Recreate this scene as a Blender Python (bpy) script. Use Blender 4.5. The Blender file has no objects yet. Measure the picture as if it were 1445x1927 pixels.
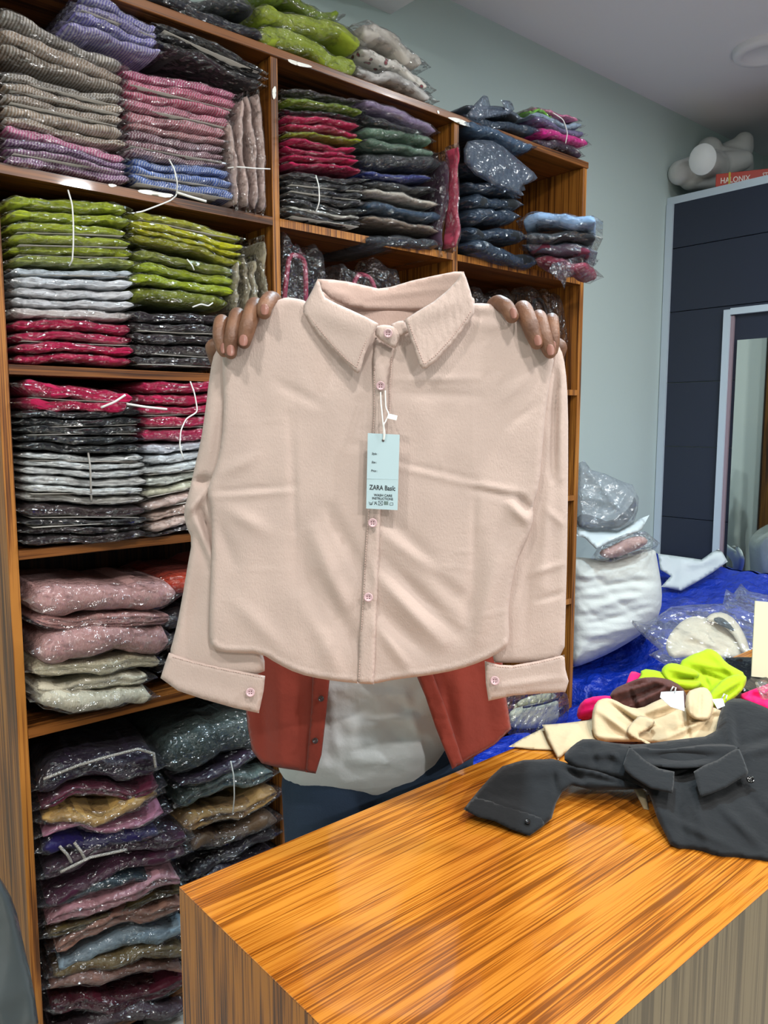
import bpy, bmesh, math, random
import numpy as np
from mathutils import Vector, geometry
random.seed(7)
PI = math.pi
scn = bpy.context.scene
# ---------------------------------------------------------------- camera
W, H, FPX = 1445, 1927, 1475.0
YAW, PIT, CH = math.radians(40.8), math.radians(6.5), 1.5
cd = bpy.data.cameras.new('camera'); cam = bpy.data.objects.new('camera', cd); scn.collection.objects.link(cam)
cam.location = (0, 0, CH); cam.rotation_euler = (PI/2 - PIT, 0, -YAW)
cd.sensor_fit = 'VERTICAL'; cd.sensor_height = 36.0; cd.lens = 36.0*FPX/H; cd.clip_start = 0.02
scn.camera = cam
# ---------------------------------------------------------------- world, lights, exposure
scn.view_settings.view_transform = 'Standard'; scn.view_settings.look = 'None'
scn.view_settings.gamma = 1; scn.view_settings.use_curve_mapping = False
scn.view_settings.exposure = 0.0
wd = bpy.data.worlds.new('world'); scn.world = wd; wd.use_nodes = True
wd.node_tree.nodes['Background'].inputs[0].default_value = (0.86, 0.93, 1.0, 1)
wd.node_tree.nodes['Background'].inputs[1].default_value = 0.13
def lamp(x, y, power, col=(1, .96, .9), size=.16, z=2.985, spread=PI):
    l = bpy.data.lights.new('downlight', 'AREA'); l.shape = 'DISK'; l.size = size; l.energy = power; l.color = col
    l.spread = spread
    o = bpy.data.objects.new('downlight_glow', l); scn.collection.objects.link(o); o.location = (x, y, z)
    return o
LAMPS = [(0.15, -0.35, 26, (1, .97, .93)), (1.35, -0.1, 26, (1, .97, .93)), (0.1, -2.6, 92, (1, .97, .94)),
         (1.65, 1.2, 85, (.6, .84, 1)), (2.5, 0.55, 26, (.86, .95, 1)), (-0.7, 0.4, 22, (1, .97, .93)), (1.9, -1.7, 60, (.95, .98, 1))]  # the two rearmost lamps are added for front fill and glints on the films
for a in LAMPS: lamp(*a[:4])

# ---------------------------------------------------------------- mapping helpers (author's survey of the place)
Fv = np.array([math.sin(YAW)*math.cos(PIT), math.cos(YAW)*math.cos(PIT), -math.sin(PIT)])
Rv = np.array([math.cos(YAW), -math.sin(YAW), 0.0])
Uv = np.array([math.sin(YAW)*math.sin(PIT), math.cos(YAW)*math.sin(PIT), math.cos(PIT)])
Fh = np.array([math.sin(YAW), math.cos(YAW), 0.0]); CAM = np.array([0, 0, CH])
def ray(x, y):
    x = np.asarray(x, float); y = np.asarray(y, float)
    return Fv + ((x-W/2)/FPX)[..., None]*Rv + ((H/2-y)/FPX)[..., None]*Uv
def at(x, y, t): return CAM + ray(x, y)*np.asarray(t, float)[..., None]
def onY(x, y, Y): r = ray(x, y); return CAM + r*(Y/r[..., 1])[..., None]
def onZ(x, y, z): r = ray(x, y); return CAM + r*((z-CH)/r[..., 2])[..., None]
def onX(x, y, X): r = ray(x, y); return CAM + r*(X/r[..., 0])[..., None]
def vplane(dh):                      # upright plane facing the viewer's side of the room
    def f(x, y):
        r = ray(x, y); return dh/(r[..., 0]*Fh[0]+r[..., 1]*Fh[1])
    return f
def yplane(Y): return lambda x, y: Y/ray(x, y)[..., 1]
def zplane(z): return lambda x, y: (z-CH)/ray(x, y)[..., 2]
def heap(ybot, z0, ytop, z1, zb=0.9):  # cloth lying on a level: height grows from z0 at ybot to z1 at ytop
    def f(x, y):
        k = np.clip((ybot-np.asarray(y, float))/(ybot-ytop), 0, 1); z = z0+(z1-z0)*k
        return (z-CH)/ray(x, y)[..., 2]
    return f
def seg(x0, y0, x1, y1, w, amp): return (x0, y0, x1, y1, w, amp)
def folds_val(x, y, folds):
    v = np.zeros_like(x)
    for (x0, y0, x1, y1, w, amp) in folds:
        dx, dy = x1-x0, y1-y0; L2 = dx*dx+dy*dy
        s = ((x-x0)*dx+(y-y0)*dy)/L2; sc = np.clip(s, 0, 1)
        d = np.hypot(x-(x0+sc*dx), y-(y0+sc*dy))
        v += amp*np.exp(-(d/w)**2)*(0.35+0.65*np.sin(PI*np.clip(s, 0.02, .98)))
    return v
def wrinkle(x, y, amp, scale, seed, aniso=(1, 1), n=7):
    rs = np.random.RandomState(seed); v = np.zeros_like(x)
    wx = np.sin(x/scale*1.3+rs.rand()*6)+np.sin(y/scale*.9+rs.rand()*6)
    for i in range(n):
        a = rs.rand()*2*PI; k = (0.6+1.6*rs.rand())/scale
        v += np.sin(k*(x*math.cos(a)*aniso[0]+y*math.sin(a)*aniso[1])*2*PI/3+wx*1.2+rs.rand()*6)/(1+k*scale*.5)
    return amp*v/math.sqrt(n)

# ---------------------------------------------------------------- object helpers
COL = scn.collection
def setp(o, label=None, cat=None, group=None, kind=None):
    if label: o['label'] = label
    if cat: o['category'] = cat
    if group: o['group'] = group
    if kind: o['kind'] = kind
    return o
def thing(name, label, cat, loc, group=None, rot=(0, 0, 0)):
    o = bpy.data.objects.new(name, None); COL.objects.link(o); o.location = tuple(float(v) for v in loc); o.rotation_euler = rot
    o.empty_display_size = .05
    return setp(o, label, cat, group)
def wpos(o):
    v = np.zeros(3)
    while o is not None: v = v+np.array(o.location); o = o.parent
    return v
def mk(name, verts, faces, m, parent=None, local=False, smooth=True, base=None, label=None, recalc=True):
    V = np.array(verts, float)
    if local: off = np.zeros(3)
    elif parent is not None: off = wpos(parent)
    else:
        off = np.array([(V[:, 0].min()+V[:, 0].max())/2, (V[:, 1].min()+V[:, 1].max())/2, V[:, 2].min()]) if base is None else np.array(base)
    me = bpy.data.meshes.new(name); me.from_pydata((V-off).tolist(), [], [tuple(int(i) for i in f) for f in faces])
    if recalc:
        bm = bmesh.new(); bm.from_mesh(me); bmesh.ops.recalc_face_normals(bm, faces=bm.faces); bm.to_mesh(me); bm.free()
    if smooth: me.polygons.foreach_set('use_smooth', [True]*len(me.polygons))
    me.materials.append(m)
    o = bpy.data.objects.new(name, me); COL.objects.link(o)
    if parent is not None: o.parent = parent
    elif not local: o.location = off
    if label: o['label'] = label
    return o
class MB:
    def __init__(s): s.v = []; s.f = []
    def add(s, v, f):
        n = len(s.v); s.v += [tuple(float(c) for c in p) for p in v]; s.f += [tuple(int(i)+n for i in q) for q in f]; return s
    def box(s, x0, x1, y0, y1, z0, z1):
        v = [(x, y, z) for x in (x0, x1) for y in (y0, y1) for z in (z0, z1)]
        return s.add(v, [(0, 1, 3, 2), (4, 6, 7, 5), (0, 4, 5, 1), (2, 3, 7, 6), (0, 2, 6, 4), (1, 5, 7, 3)])
    def tube(s, pts, r, n=10, caps=True):
        pts = [np.array(p, float) for p in pts]; rr = r if hasattr(r, '__len__') else [r]*len(pts)
        rings = []; up = None
        for i, p in enumerate(pts):
            d = pts[min(i+1, len(pts)-1)]-pts[max(i-1, 0)]; d = d/(np.linalg.norm(d)+1e-9)
            if up is None:
                up = np.array([0, 0, 1.]) if abs(d[2]) < .9 else np.array([1., 0, 0])
            a = np.cross(d, up); a /= np.linalg.norm(a)+1e-9; b = np.cross(a, d); up = b
            rings.append([p+rr[i]*(math.cos(2*PI*k/n)*a+math.sin(2*PI*k/n)*b) for k in range(n)])
        v = [q for R_ in rings for q in R_]; f = []
        for i in range(len(pts)-1):
            for k in range(n): f.append((i*n+k, i*n+(k+1) % n, (i+1)*n+(k+1) % n, (i+1)*n+k))
        if caps: f.append(tuple(range(n))[::-1]); f.append(tuple((len(pts)-1)*n+k for k in range(n)))
        return s.add(v, f)
    def ball(s, c, r, nu=14, nv=9, M=None):
        c = np.array(c, float); r = np.array(r if hasattr(r, '__len__') else (r, r, r), float); v = []; f = []
        for j in range(nv+1):
            th = PI*j/nv
            for i in range(nu):
                ph = 2*PI*i/nu; q = np.array([math.sin(th)*math.cos(ph), math.sin(th)*math.sin(ph), math.cos(th)])*r
                if M is not None: q = M @ q
                v.append(c+q)
        for j in range(nv):
            for i in range(nu): f.append((j*nu+i, j*nu+(i+1) % nu, (j+1)*nu+(i+1) % nu, (j+1)*nu+i))
        return s.add(v, f)
    def limb(s, pts, rad):           # tapered chain with ball joints, to be fused by a voxel remesh
        for i in range(len(pts)-1):
            a, b = np.array(pts[i], float), np.array(pts[i+1], float)
            k = [a+(b-a)*u for u in (0, .25, .5, .75, 1)]; q = [rad[i]+(rad[i+1]-rad[i])*u for u in (0, .25, .5, .75, 1)]
            s.tube(k, q, 14)
        for p, r in zip(pts, rad): s.ball(p, r)
        return s
    def build(s, name, m, parent=None, smooth=True, **k): return mk(name, s.v, s.f, m, parent, smooth=smooth, **k)
def remesh(o, vox, sm=6, fac=.5):
    md = o.modifiers.new('fuse', 'REMESH'); md.mode = 'VOXEL'; md.voxel_size = vox; md.use_smooth_shade = True
    if sm: sd = o.modifiers.new('soft', 'SMOOTH'); sd.iterations = sm; sd.factor = fac
    return o
def bevel(o, w=.003, n=2):
    md = o.modifiers.new('bevel', 'BEVEL'); md.width = w; md.segments = n; md.limit_method = 'ANGLE'; return o
def chaikin(p, n):
    for _ in range(n):
        q = []
        for i in range(len(p)):
            a, b = p[i], p[(i+1) % len(p)]
            q += [(.75*a[0]+.25*b[0], .75*a[1]+.25*b[1]), (.25*a[0]+.75*b[0], .25*a[1]+.75*b[1])]
        p = q
    return p
def relief(name, outline, tf, m, parent=None, thick=.004, step=6, folds=(), er=14, edge=.006, wr=None, ch=1, label=None, wob=0, extra=None, hem=None):
    """A closed cloth/bag solid: outline surveyed in the photograph, own distance tf, real thickness, folds."""
    P = chaikin([tuple(map(float, p)) for p in outline], ch) if ch else [tuple(map(float, p)) for p in outline]
    Q = []
    for i in range(len(P)):
        a, b = np.array(P[i]), np.array(P[(i+1) % len(P)]); L = np.linalg.norm(b-a)
        n = max(1, int(math.ceil(L/step)))
        for k in range(n): Q.append(a+(b-a)*k/n)
    Q = np.array(Q)
    if wob:
        ph = np.arange(len(Q)); nx = np.roll(Q, -1, 0)-np.roll(Q, 1, 0); nx = np.stack([nx[:, 1], -nx[:, 0]], 1); nx /= np.linalg.norm(nx, axis=1)[:, None]+1e-6
        Q = Q+nx*(wob*(np.sin(ph*.9)+.6*np.sin(ph*2.3+1)))[:, None]
    x0, y0 = Q.min(0); x1, y1 = Q.max(0)
    gx, gy = np.meshgrid(np.arange(x0+step/2, x1, step), np.arange(y0+step/2, y1, step)); gx[::2] += step/2
    G = np.stack([gx.ravel(), gy.ravel()], 1)
    A = Q; B = np.roll(Q, -1, 0)
    def inside(G):
        ins = np.zeros(len(G), bool)
        for a, b in zip(A, B):
            c = ((a[1] > G[:, 1]) != (b[1] > G[:, 1]))
            xi = (b[0]-a[0])*(G[:, 1]-a[1])/((b[1]-a[1]) if abs(b[1]-a[1]) > 1e-9 else 1e-9)+a[0]
            ins ^= c & (G[:, 0] < xi)
        return ins
    def bd(G):
        d = np.full(len(G), 1e9)
        for a, b in zip(A, B):
            ab = b-a; l = (ab**2).sum()+1e-12
            s = np.clip(((G-a) @ ab)/l, 0, 1); d = np.minimum(d, np.hypot(*(G-(a+s[:, None]*ab)).T))
        return d
    G = G[inside(G)]
    if len(G): G = G[bd(G) > step*.55]
    allp = np.vstack([Q, G]) if len(G) else Q
    r = geometry.delaunay_2d_cdt([Vector(p) for p in allp.tolist()], [], [list(range(len(Q)))], 1, 1e-4)
    V = np.array([tuple(v) for v in r[0]]); T = r[2]
    e = bd(V); x, y = V[:, 0], V[:, 1]
    k = np.clip(e/er, 0, 1); rnd = np.sqrt(np.clip(1-(1-k)**2, 0, 1))
    t = tf(x, y); t = np.asarray(t, float)+0*x
    disp = folds_val(x, y, folds) if len(folds) else 0*x
    if wr: disp = disp+wrinkle(x, y, *wr)
    if extra: disp = disp+extra(x, y)
    fade = np.clip(e/(er*.7), .15, 1)
    if hem: disp = disp+hem[2]*(1/(1+np.exp((e-hem[1])*1.6)))*(y > hem[0])*np.clip(e/2.5, 0, 1); fade = np.where((y > hem[0]) & (e < hem[1]+4), np.clip(e/2.5, .15, 1), fade)
    tfr = t+edge*(1-rnd)-disp*fade
    tbk = t+edge+thick*rnd-disp*fade*(.6 if thick < .02 else 0)
    onb = e < 1e-3
    tfr = np.where(onb, t+edge-disp*.15, tfr)
    tbk = np.maximum(tbk, tfr+.0008)
    vf = at(x, y, tfr); idx = {}; vb = []; n = len(V)
    vbp = at(x, y, tbk)
    for i in range(n):
        if onb[i]: idx[i] = i
        else: idx[i] = n+len(vb); vb.append(vbp[i])
    F = [tuple(f) for f in T]+[tuple(idx[i] for i in f[::-1]) for f in T]
    F = [f for f in F if len(set(f)) == 3]
    seen = set(); G2 = []
    for f in F:
        kf = tuple(sorted(f))
        if kf in seen: continue
        seen.add(kf); G2.append(f)
    return mk(name, list(vf)+vb, G2, m, parent, label=label)

def flat_card(name, cor, tf, m, parent=None, thick=.001):
    P = [at(float(x), float(y), float(tf(float(x), float(y)))) for x, y in cor]; n = np.cross(P[1]-P[0], P[2]-P[0]); n /= np.linalg.norm(n)
    if n @ ray(float(cor[0][0]), float(cor[0][1])) < 0: n = -n
    k = len(P); V = P+[p+n*thick for p in P]
    return mk(name, V, [tuple(range(k)), tuple(range(2*k-1, k-1, -1))]+[(i, (i+1) % k, (i+1) % k+k, i+k) for i in range(k)], m, parent, smooth=False)

# ---------------------------------------------------------------- materials
def lin(c):
    return tuple(((v/255)/12.92 if v/255 <= .04045 else ((v/255+.055)/1.055)**2.4) for v in c)+(1,)
def newm(name):
    m = bpy.data.materials.new(name); m.use_nodes = True; nt = m.node_tree
    return m, nt, nt.nodes['Principled BSDF']
def N(nt, t, **k):
    n = nt.nodes.new(t)
    for a, b in k.items(): setattr(n, a, b)
    return n
def bumped(nt, b, scale, strength, detail=4, dist=.01, stretch=(1, 1, 1), vor=False, rough=.5):
    tc = N(nt, 'ShaderNodeTexCoord'); mp = N(nt, 'ShaderNodeMapping'); mp.inputs['Scale'].default_value = stretch
    nt.links.new(tc.outputs['Object'], mp.inputs[0])
    if vor: t = N(nt, 'ShaderNodeTexVoronoi'); t.inputs['Scale'].default_value = scale; out = t.outputs['Distance']
    else:
        t = N(nt, 'ShaderNodeTexNoise'); t.inputs['Scale'].default_value = scale; t.inputs['Detail'].default_value = detail
        t.inputs['Roughness'].default_value = rough; out = t.outputs['Fac']
    nt.links.new(mp.outputs[0], t.inputs['Vector'])
    bp = N(nt, 'ShaderNodeBump'); bp.inputs['Strength'].default_value = strength; bp.inputs['Distance'].default_value = dist
    nt.links.new(out, bp.inputs['Height'])
    if b: nt.links.new(bp.outputs[0], b.inputs['Normal'])
    return bp, out
def plain(name, rgb, rough=.6, metal=0, coat=0, bump=None, spec=.5):
    m, nt, b = newm(name); b.inputs['Base Color'].default_value = lin(rgb); b.inputs['Roughness'].default_value = rough
    b.inputs['Metallic'].default_value = metal; b.inputs['Coat Weight'].default_value = coat; b.inputs['Specular IOR Level'].default_value = spec
    if bump: bumped(nt, b, *bump)
    return m
_cl = {}
def cloth(rgb, kind='weave', rough=.85, sheen=.25):
    key = (rgb, kind)
    if key in _cl: return _cl[key]
    m, nt, b = newm('cloth_%s_%d_%d_%d' % ((kind,)+tuple(rgb)))
    b.inputs['Roughness'].default_value = rough; b.inputs['Sheen Weight'].default_value = sheen*.4; b.inputs['Specular IOR Level'].default_value = .25
    tc = N(nt, 'ShaderNodeTexCoord')
    if kind.startswith('stripe'):
        w = N(nt, 'ShaderNodeTexWave', wave_type='BANDS', bands_direction='X'); w.inputs['Scale'].default_value = 52 if kind == 'stripe' else 40
        w.inputs['Distortion'].default_value = .25; w.inputs['Detail'].default_value = 1
        nt.links.new(tc.outputs['Object'], w.inputs[0])
        cr = N(nt, 'ShaderNodeValToRGB'); cr.color_ramp.elements[0].position = .38; cr.color_ramp.elements[1].position = .6
        cr.color_ramp.elements[0].color = lin(rgb); cr.color_ramp.elements[1].color = lin(tuple(int(v*.35+222*.65) for v in rgb))
        nt.links.new(w.outputs['Fac'], cr.inputs[0]); nt.links.new(cr.outputs[0], b.inputs['Base Color'])
        bumped(nt, b, 60, .35, 3, .004)
    else:
        n1 = N(nt, 'ShaderNodeTexNoise'); n1.inputs['Scale'].default_value = 14
        nt.links.new(tc.outputs['Object'], n1.inputs['Vector'])
        mx = N(nt, 'ShaderNodeMix', data_type='RGBA'); mx.inputs[6].default_value = lin(rgb)
        mx.inputs[7].default_value = lin(tuple(min(255, int(v*.88+4)) for v in rgb))
        nt.links.new(n1.outputs['Fac'], mx.inputs[0]); nt.links.new(mx.outputs[2], b.inputs['Base Color'])
        if kind == 'crepe':
            m1, o1 = bumped(nt, None, 420, 1, 3, .01, (1.3, 1.3, .6), rough=.6)
            m2, o2 = bumped(nt, None, 60, 1, 5, .01, (.8, .8, 1.3), rough=.6)
            ad = N(nt, 'ShaderNodeMath', operation='MULTIPLY_ADD'); ad.inputs[1].default_value = .8
            nt.links.new(o2, ad.inputs[0]); nt.links.new(o1, ad.inputs[2])
            bp = N(nt, 'ShaderNodeBump'); bp.inputs['Strength'].default_value = .34; bp.inputs['Distance'].default_value = .0024
            nt.links.new(ad.outputs[0], bp.inputs['Height']); nt.links.new(bp.outputs[0], b.inputs['Normal'])
        elif kind == 'knit': bumped(nt, b, 130, .5, 2, .006, (3, 1, .6))
        elif kind == 'satin': b.inputs['Roughness'].default_value = .45; bumped(nt, b, 22, .5, 5, .02)
        else: bumped(nt, b, 45, .3, 5, .008)
    _cl[key] = m; return m
def floral():
    m, nt, b = newm('floral_print'); tc = N(nt, 'ShaderNodeTexCoord'); v = N(nt, 'ShaderNodeTexVoronoi'); v.inputs['Scale'].default_value = 45
    nt.links.new(tc.outputs['Object'], v.inputs['Vector']); cr = N(nt, 'ShaderNodeValToRGB'); e = cr.color_ramp.elements
    e[0].position = .18; e[0].color = lin((150, 70, 80)); e[1].position = .34; e[1].color = lin((222, 218, 210))
    k = cr.color_ramp.elements.new(.26); k.color = lin((90, 110, 100))
    nt.links.new(v.outputs['Distance'], cr.inputs[0]); nt.links.new(cr.outputs[0], b.inputs['Base Color']); b.inputs['Roughness'].default_value = .8
    return m
def film(name, tint=(255, 255, 255), base=.05, rough=.1, scale=26, strength=.9, haze=0.0, hazecol=(200, 205, 215)):
    m = bpy.data.materials.new(name); m.use_nodes = True; nt = m.node_tree; nt.nodes.clear()
    out = N(nt, 'ShaderNodeOutputMaterial'); tr = N(nt, 'ShaderNodeBsdfTransparent'); tr.inputs[0].default_value = lin(tint)
    gl = N(nt, 'ShaderNodeBsdfGlossy'); gl.inputs['Roughness'].default_value = rough
    lw = N(nt, 'ShaderNodeLayerWeight'); lw.inputs['Blend'].default_value = .15
    ma = N(nt, 'ShaderNodeMath', operation='MULTIPLY_ADD'); ma.inputs[1].default_value = .5; ma.inputs[2].default_value = base; ma.use_clamp = True
    b1, o1 = bumped(nt, None, scale, 1, 3, .01, (1, 1, 1.3)); b2, o2 = bumped(nt, None, scale*2.2, 1, 2, .01, (1, .5, 1.7), vor=True)
    sb = N(nt, 'ShaderNodeMath', operation='SUBTRACT'); sb.inputs[1].default_value = .5; nt.links.new(o1, sb.inputs[0])
    ab = N(nt, 'ShaderNodeMath', operation='ABSOLUTE'); nt.links.new(sb.outputs[0], ab.inputs[0])
    v3 = N(nt, 'ShaderNodeMath', operation='MULTIPLY'); v3.inputs[1].default_value = .28; nt.links.new(o2, v3.inputs[0])
    ad = N(nt, 'ShaderNodeMath', operation='MULTIPLY_ADD'); ad.inputs[1].default_value = 2.0; nt.links.new(ab.outputs[0], ad.inputs[0]); nt.links.new(v3.outputs[0], ad.inputs[2])
    bp = N(nt, 'ShaderNodeBump'); bp.inputs['Strength'].default_value = strength; bp.inputs['Distance'].default_value = .045
    nt.links.new(ad.outputs[0], bp.inputs['Height'])
    for n in (gl, lw): nt.links.new(bp.outputs[0], n.inputs['Normal'])
    nt.links.new(lw.outputs['Fresnel'], ma.inputs[0])
    mx = N(nt, 'ShaderNodeMixShader'); nt.links.new(ma.outputs[0], mx.inputs[0])
    if haze > 0:
        df = N(nt, 'ShaderNodeBsdfDiffuse'); df.inputs[0].default_value = lin(hazecol)
        m2 = N(nt, 'ShaderNodeMixShader'); m2.inputs[0].default_value = haze
        nt.links.new(tr.outputs[0], m2.inputs[1]); nt.links.new(df.outputs[0], m2.inputs[2]); nt.links.new(m2.outputs[0], mx.inputs[1])
    else: nt.links.new(tr.outputs[0], mx.inputs[1])
    nt.links.new(gl.outputs[0], mx.inputs[2]); nt.links.new(mx.outputs[0], out.inputs[0])
    return m
def wood(name, light, mid, dark, axis='X', rough=.25, scale=1.0, coat=.3):
    m, nt, b = newm(name); tc = N(nt, 'ShaderNodeTexCoord'); mp = N(nt, 'ShaderNodeMapping')
    s = {'X': (1.5, 55, 55), 'Z': (55, 55, 1.5), 'Y': (55, 1.5, 55)}[axis]
    mp.inputs['Scale'].default_value = tuple(v*scale for v in s); nt.links.new(tc.outputs['Object'], mp.inputs[0])
    n1 = N(nt, 'ShaderNodeTexNoise'); n1.inputs['Scale'].default_value = 1.0; n1.inputs['Detail'].default_value = 3; n1.inputs['Distortion'].default_value = 1.1
    nt.links.new(mp.outputs[0], n1.inputs['Vector'])
    mp2 = N(nt, 'ShaderNodeMapping'); mp2.inputs['Scale'].default_value = tuple(v*scale*(5 if v > 2 else 2.2) for v in s); nt.links.new(tc.outputs['Object'], mp2.inputs[0])
    n2 = N(nt, 'ShaderNodeTexNoise'); n2.inputs['Scale'].default_value = 1.0; n2.inputs['Detail'].default_value = 4
    nt.links.new(mp2.outputs[0], n2.inputs['Vector'])
    mp3 = N(nt, 'ShaderNodeMapping'); mp3.inputs['Scale'].default_value = tuple(v*scale*(.1 if v > 2 else .6) for v in s); nt.links.new(tc.outputs['Object'], mp3.inputs[0])
    n3 = N(nt, 'ShaderNodeTexNoise'); n3.inputs['Scale'].default_value = 1; n3.inputs['Detail'].default_value = 1; nt.links.new(mp3.outputs[0], n3.inputs['Vector'])
    wv = N(nt, 'ShaderNodeMath', operation='MULTIPLY'); wv.inputs[1].default_value = 20; nt.links.new(n3.outputs['Fac'], wv.inputs[0])
    si = N(nt, 'ShaderNodeMath', operation='SINE'); nt.links.new(wv.outputs[0], si.inputs[0])
    m0 = N(nt, 'ShaderNodeMath', operation='MULTIPLY_ADD'); m0.inputs[1].default_value = .045; nt.links.new(si.outputs[0], m0.inputs[0]); nt.links.new(n1.outputs['Fac'], m0.inputs[2])
    ad = N(nt, 'ShaderNodeMath', operation='MULTIPLY_ADD'); ad.inputs[1].default_value = .95
    nt.links.new(n2.outputs['Fac'], ad.inputs[0]); nt.links.new(m0.outputs[0], ad.inputs[2])
    sc_ = N(nt, 'ShaderNodeMath', operation='MULTIPLY_ADD'); sc_.inputs[1].default_value = .95; sc_.inputs[2].default_value = 0; nt.links.new(ad.outputs[0], sc_.inputs[0]); ad = sc_
    cr = N(nt, 'ShaderNodeValToRGB'); e = cr.color_ramp.elements
    e[0].position = .76; e[0].color = lin(dark); e[1].position = 1.1 if 0 else 1.0; e[1].color = lin(light); k = e.new(.89); k.color = lin(mid)
    nt.links.new(ad.outputs[0], cr.inputs[0]); nt.links.new(cr.outputs[0], b.inputs['Base Color'])
    b.inputs['Roughness'].default_value = rough; b.inputs['Coat Weight'].default_value = coat; b.inputs['Coat Roughness'].default_value = .06
    return m
M_wall = plain('wall_paint', (190, 206, 202), .75, bump=(30, .06, 3, .01))
M_ceil = plain('ceiling_paint', (228, 226, 230), .85, bump=(12, .08, 4, .01))
M_floor = plain('floor_tile', (186, 180, 172), .35)
M_top = wood('counter_top_laminate', (196, 126, 42), (172, 100, 26), (120, 66, 16), 'X', .2, 1.6, .8)
M_side = wood('counter_side_laminate', (170, 106, 26), (132, 76, 14), (66, 34, 6), 'Z', .4, 1.9, .08)
M_shelf = wood('shelf_laminate', (134, 82, 36), (100, 57, 22), (58, 31, 12), 'X', .35, 1.0, .2)
M_post = wood('post_laminate', (176, 114, 44), (136, 80, 26), (84, 47, 15), 'Z', .5, 1.0, .04)
M_back = wood('back_laminate', (80, 46, 22), (62, 35, 15), (38, 21, 9), 'Z', .5, .6, 0)
M_film = film('clear_film', base=.13, rough=.17, scale=20, strength=1)
M_film_thick = film('crumpled_film', base=.10, rough=.17, scale=14, strength=1, haze=.02)
M_film_big = film('large_clear_film', base=.12, rough=.16, scale=6, strength=1, haze=.06, hazecol=(225, 230, 235))
M_film_grey = film('cloudy_grey_film', tint=(236, 238, 242), base=.10, rough=.2, scale=10, strength=.9, haze=.28, hazecol=(130, 146, 168))
M_film_blue = film('smoky_blue_film', tint=(225, 232, 242), base=.09, rough=.2, scale=12, strength=.9, haze=.12, hazecol=(110, 135, 165))
M_card = plain('backing_card', (168, 164, 156), .7)
M_tie = plain('white_strap', (232, 232, 228), .4)
M_white = plain('white_trim', (190, 204, 214), .45)
M_navy = plain('navy_board', (38, 44, 60), .4, bump=(8, .1, 4, .01))
M_tarp = plain('blue_tarp', (14, 50, 168), .26, bump=(13, .9, 8, .06), spec=.6)
M_poly = plain('grey_poly_mailer', (196, 206, 208), .38, bump=(9, .3, 3, .02))
M_sack = cloth((222, 226, 220), 'weave')
M_blouse = cloth((200, 180, 170), 'crepe')
M_blin = cloth((196, 170, 158), 'crepe')
M_btn = plain('pink_button', (198, 166, 170), .25, coat=.5)
M_hole = plain('button_hole', (96, 52, 60), .6)
M_thread = plain('seam_thread', (196, 168, 158), .8)
M_tag = plain('hang_tag_card', (176, 200, 206), .5)
M_ink = plain('tag_ink', (30, 34, 40), .6)
M_inkg = plain('tag_grey_ink', (120, 140, 132), .6)
M_black = cloth((15, 17, 19), 'weave')
M_blackbtn = plain('black_button', (8, 8, 10), .08, coat=1)
def skin_mat():
    m, nt, b = newm('skin'); tc = N(nt, 'ShaderNodeTexCoord'); n = N(nt, 'ShaderNodeTexNoise'); n.inputs['Scale'].default_value = 35; n.inputs['Detail'].default_value = 3
    nt.links.new(tc.outputs['Object'], n.inputs['Vector']); cr = N(nt, 'ShaderNodeValToRGB')
    cr.color_ramp.elements[0].color = lin((92, 61, 43)); cr.color_ramp.elements[0].position = .3; cr.color_ramp.elements[1].color = lin((134, 95, 70)); cr.color_ramp.elements[1].position = .75
    nt.links.new(n.outputs['Fac'], cr.inputs[0]); nt.links.new(cr.outputs[0], b.inputs['Base Color']); b.inputs['Roughness'].default_value = .5
    b.inputs['Subsurface Weight'].default_value = .08; b.inputs['Subsurface Radius'].default_value = (.006, .003, .002)
    bumped(nt, b, 260, .35, 5, .002); return m
M_skin = skin_mat(); M_nail = plain('nail', (136, 90, 76), .4, coat=.15); M_hair = plain('black_hair', (18, 15, 14), .5)

# ================================================================ THE ROOM
DS, DB = 1.75, 2.15         # shelf front plane, rear wall
XR = 3.72
def struct(name, mb, m, smooth=False):
    o = mb.build(name, m, smooth=smooth); o['kind'] = 'structure'; return o
struct('floor', MB().box(-2.2, 4.9, -3.0, 2.3, -.1, 0), M_floor)
struct('ceiling', MB().box(-2.2, 4.9, -3.0, 2.3, 3.03, 3.13), M_ceil)
struct('wall_back', MB().box(-2.2, 4.9, DB, DB+.1, 0, 3.03), M_wall)
struct('wall_right', MB().box(4.75, 4.85, -3.0, DB, 0, 3.03), M_wall)
struct('wall_left', MB().box(-2.2, -2.1, -3.0, DB, 0, 3.03), M_wall)
c = onY(735, 27, DB)
struct('trim_1', MB().box(c[0]-1.2, c[0], 1.2, DB, float(c[2]), 3.03), M_ceil)
for i, a in enumerate(LAMPS):
    t = thing('downlight', 'small round white ceiling downlight %s' % ['above the counter corner', 'above the middle of the counter', 'added behind the photographer as front fill', 'above the shelving unit', 'above the clothes pile', 'left of the shelving unit', 'added at the rear right for film glints'][i], 'ceiling light', (a[0], a[1], 2.99), 'recessed ceiling downlights')
    ring = MB(); n = 32
    vs = []; fs = []
    for r_, z_ in ((.085, 0.0), (.11, .005), (.115, .039), (.085, .039)):
        vs += [(r_*math.cos(2*PI*k/n), r_*math.sin(2*PI*k/n), z_) for k in range(n)]
    for j in range(4):
        for k in range(n): fs.append((j*n+k, j*n+(k+1) % n, ((j+1) % 4)*n+(k+1) % n, ((j+1) % 4)*n+k))
    mk('bezel', vs, fs, plain('bezel', (235, 235, 235), .5), t, local=True)
c = onZ(1440, 92, 3.025)
t = thing('ceiling_rose', 'round pale plate on the ceiling at the right edge', 'ceiling light', (c[0], c[1], 3.0))
vs = []; n = 36
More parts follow.
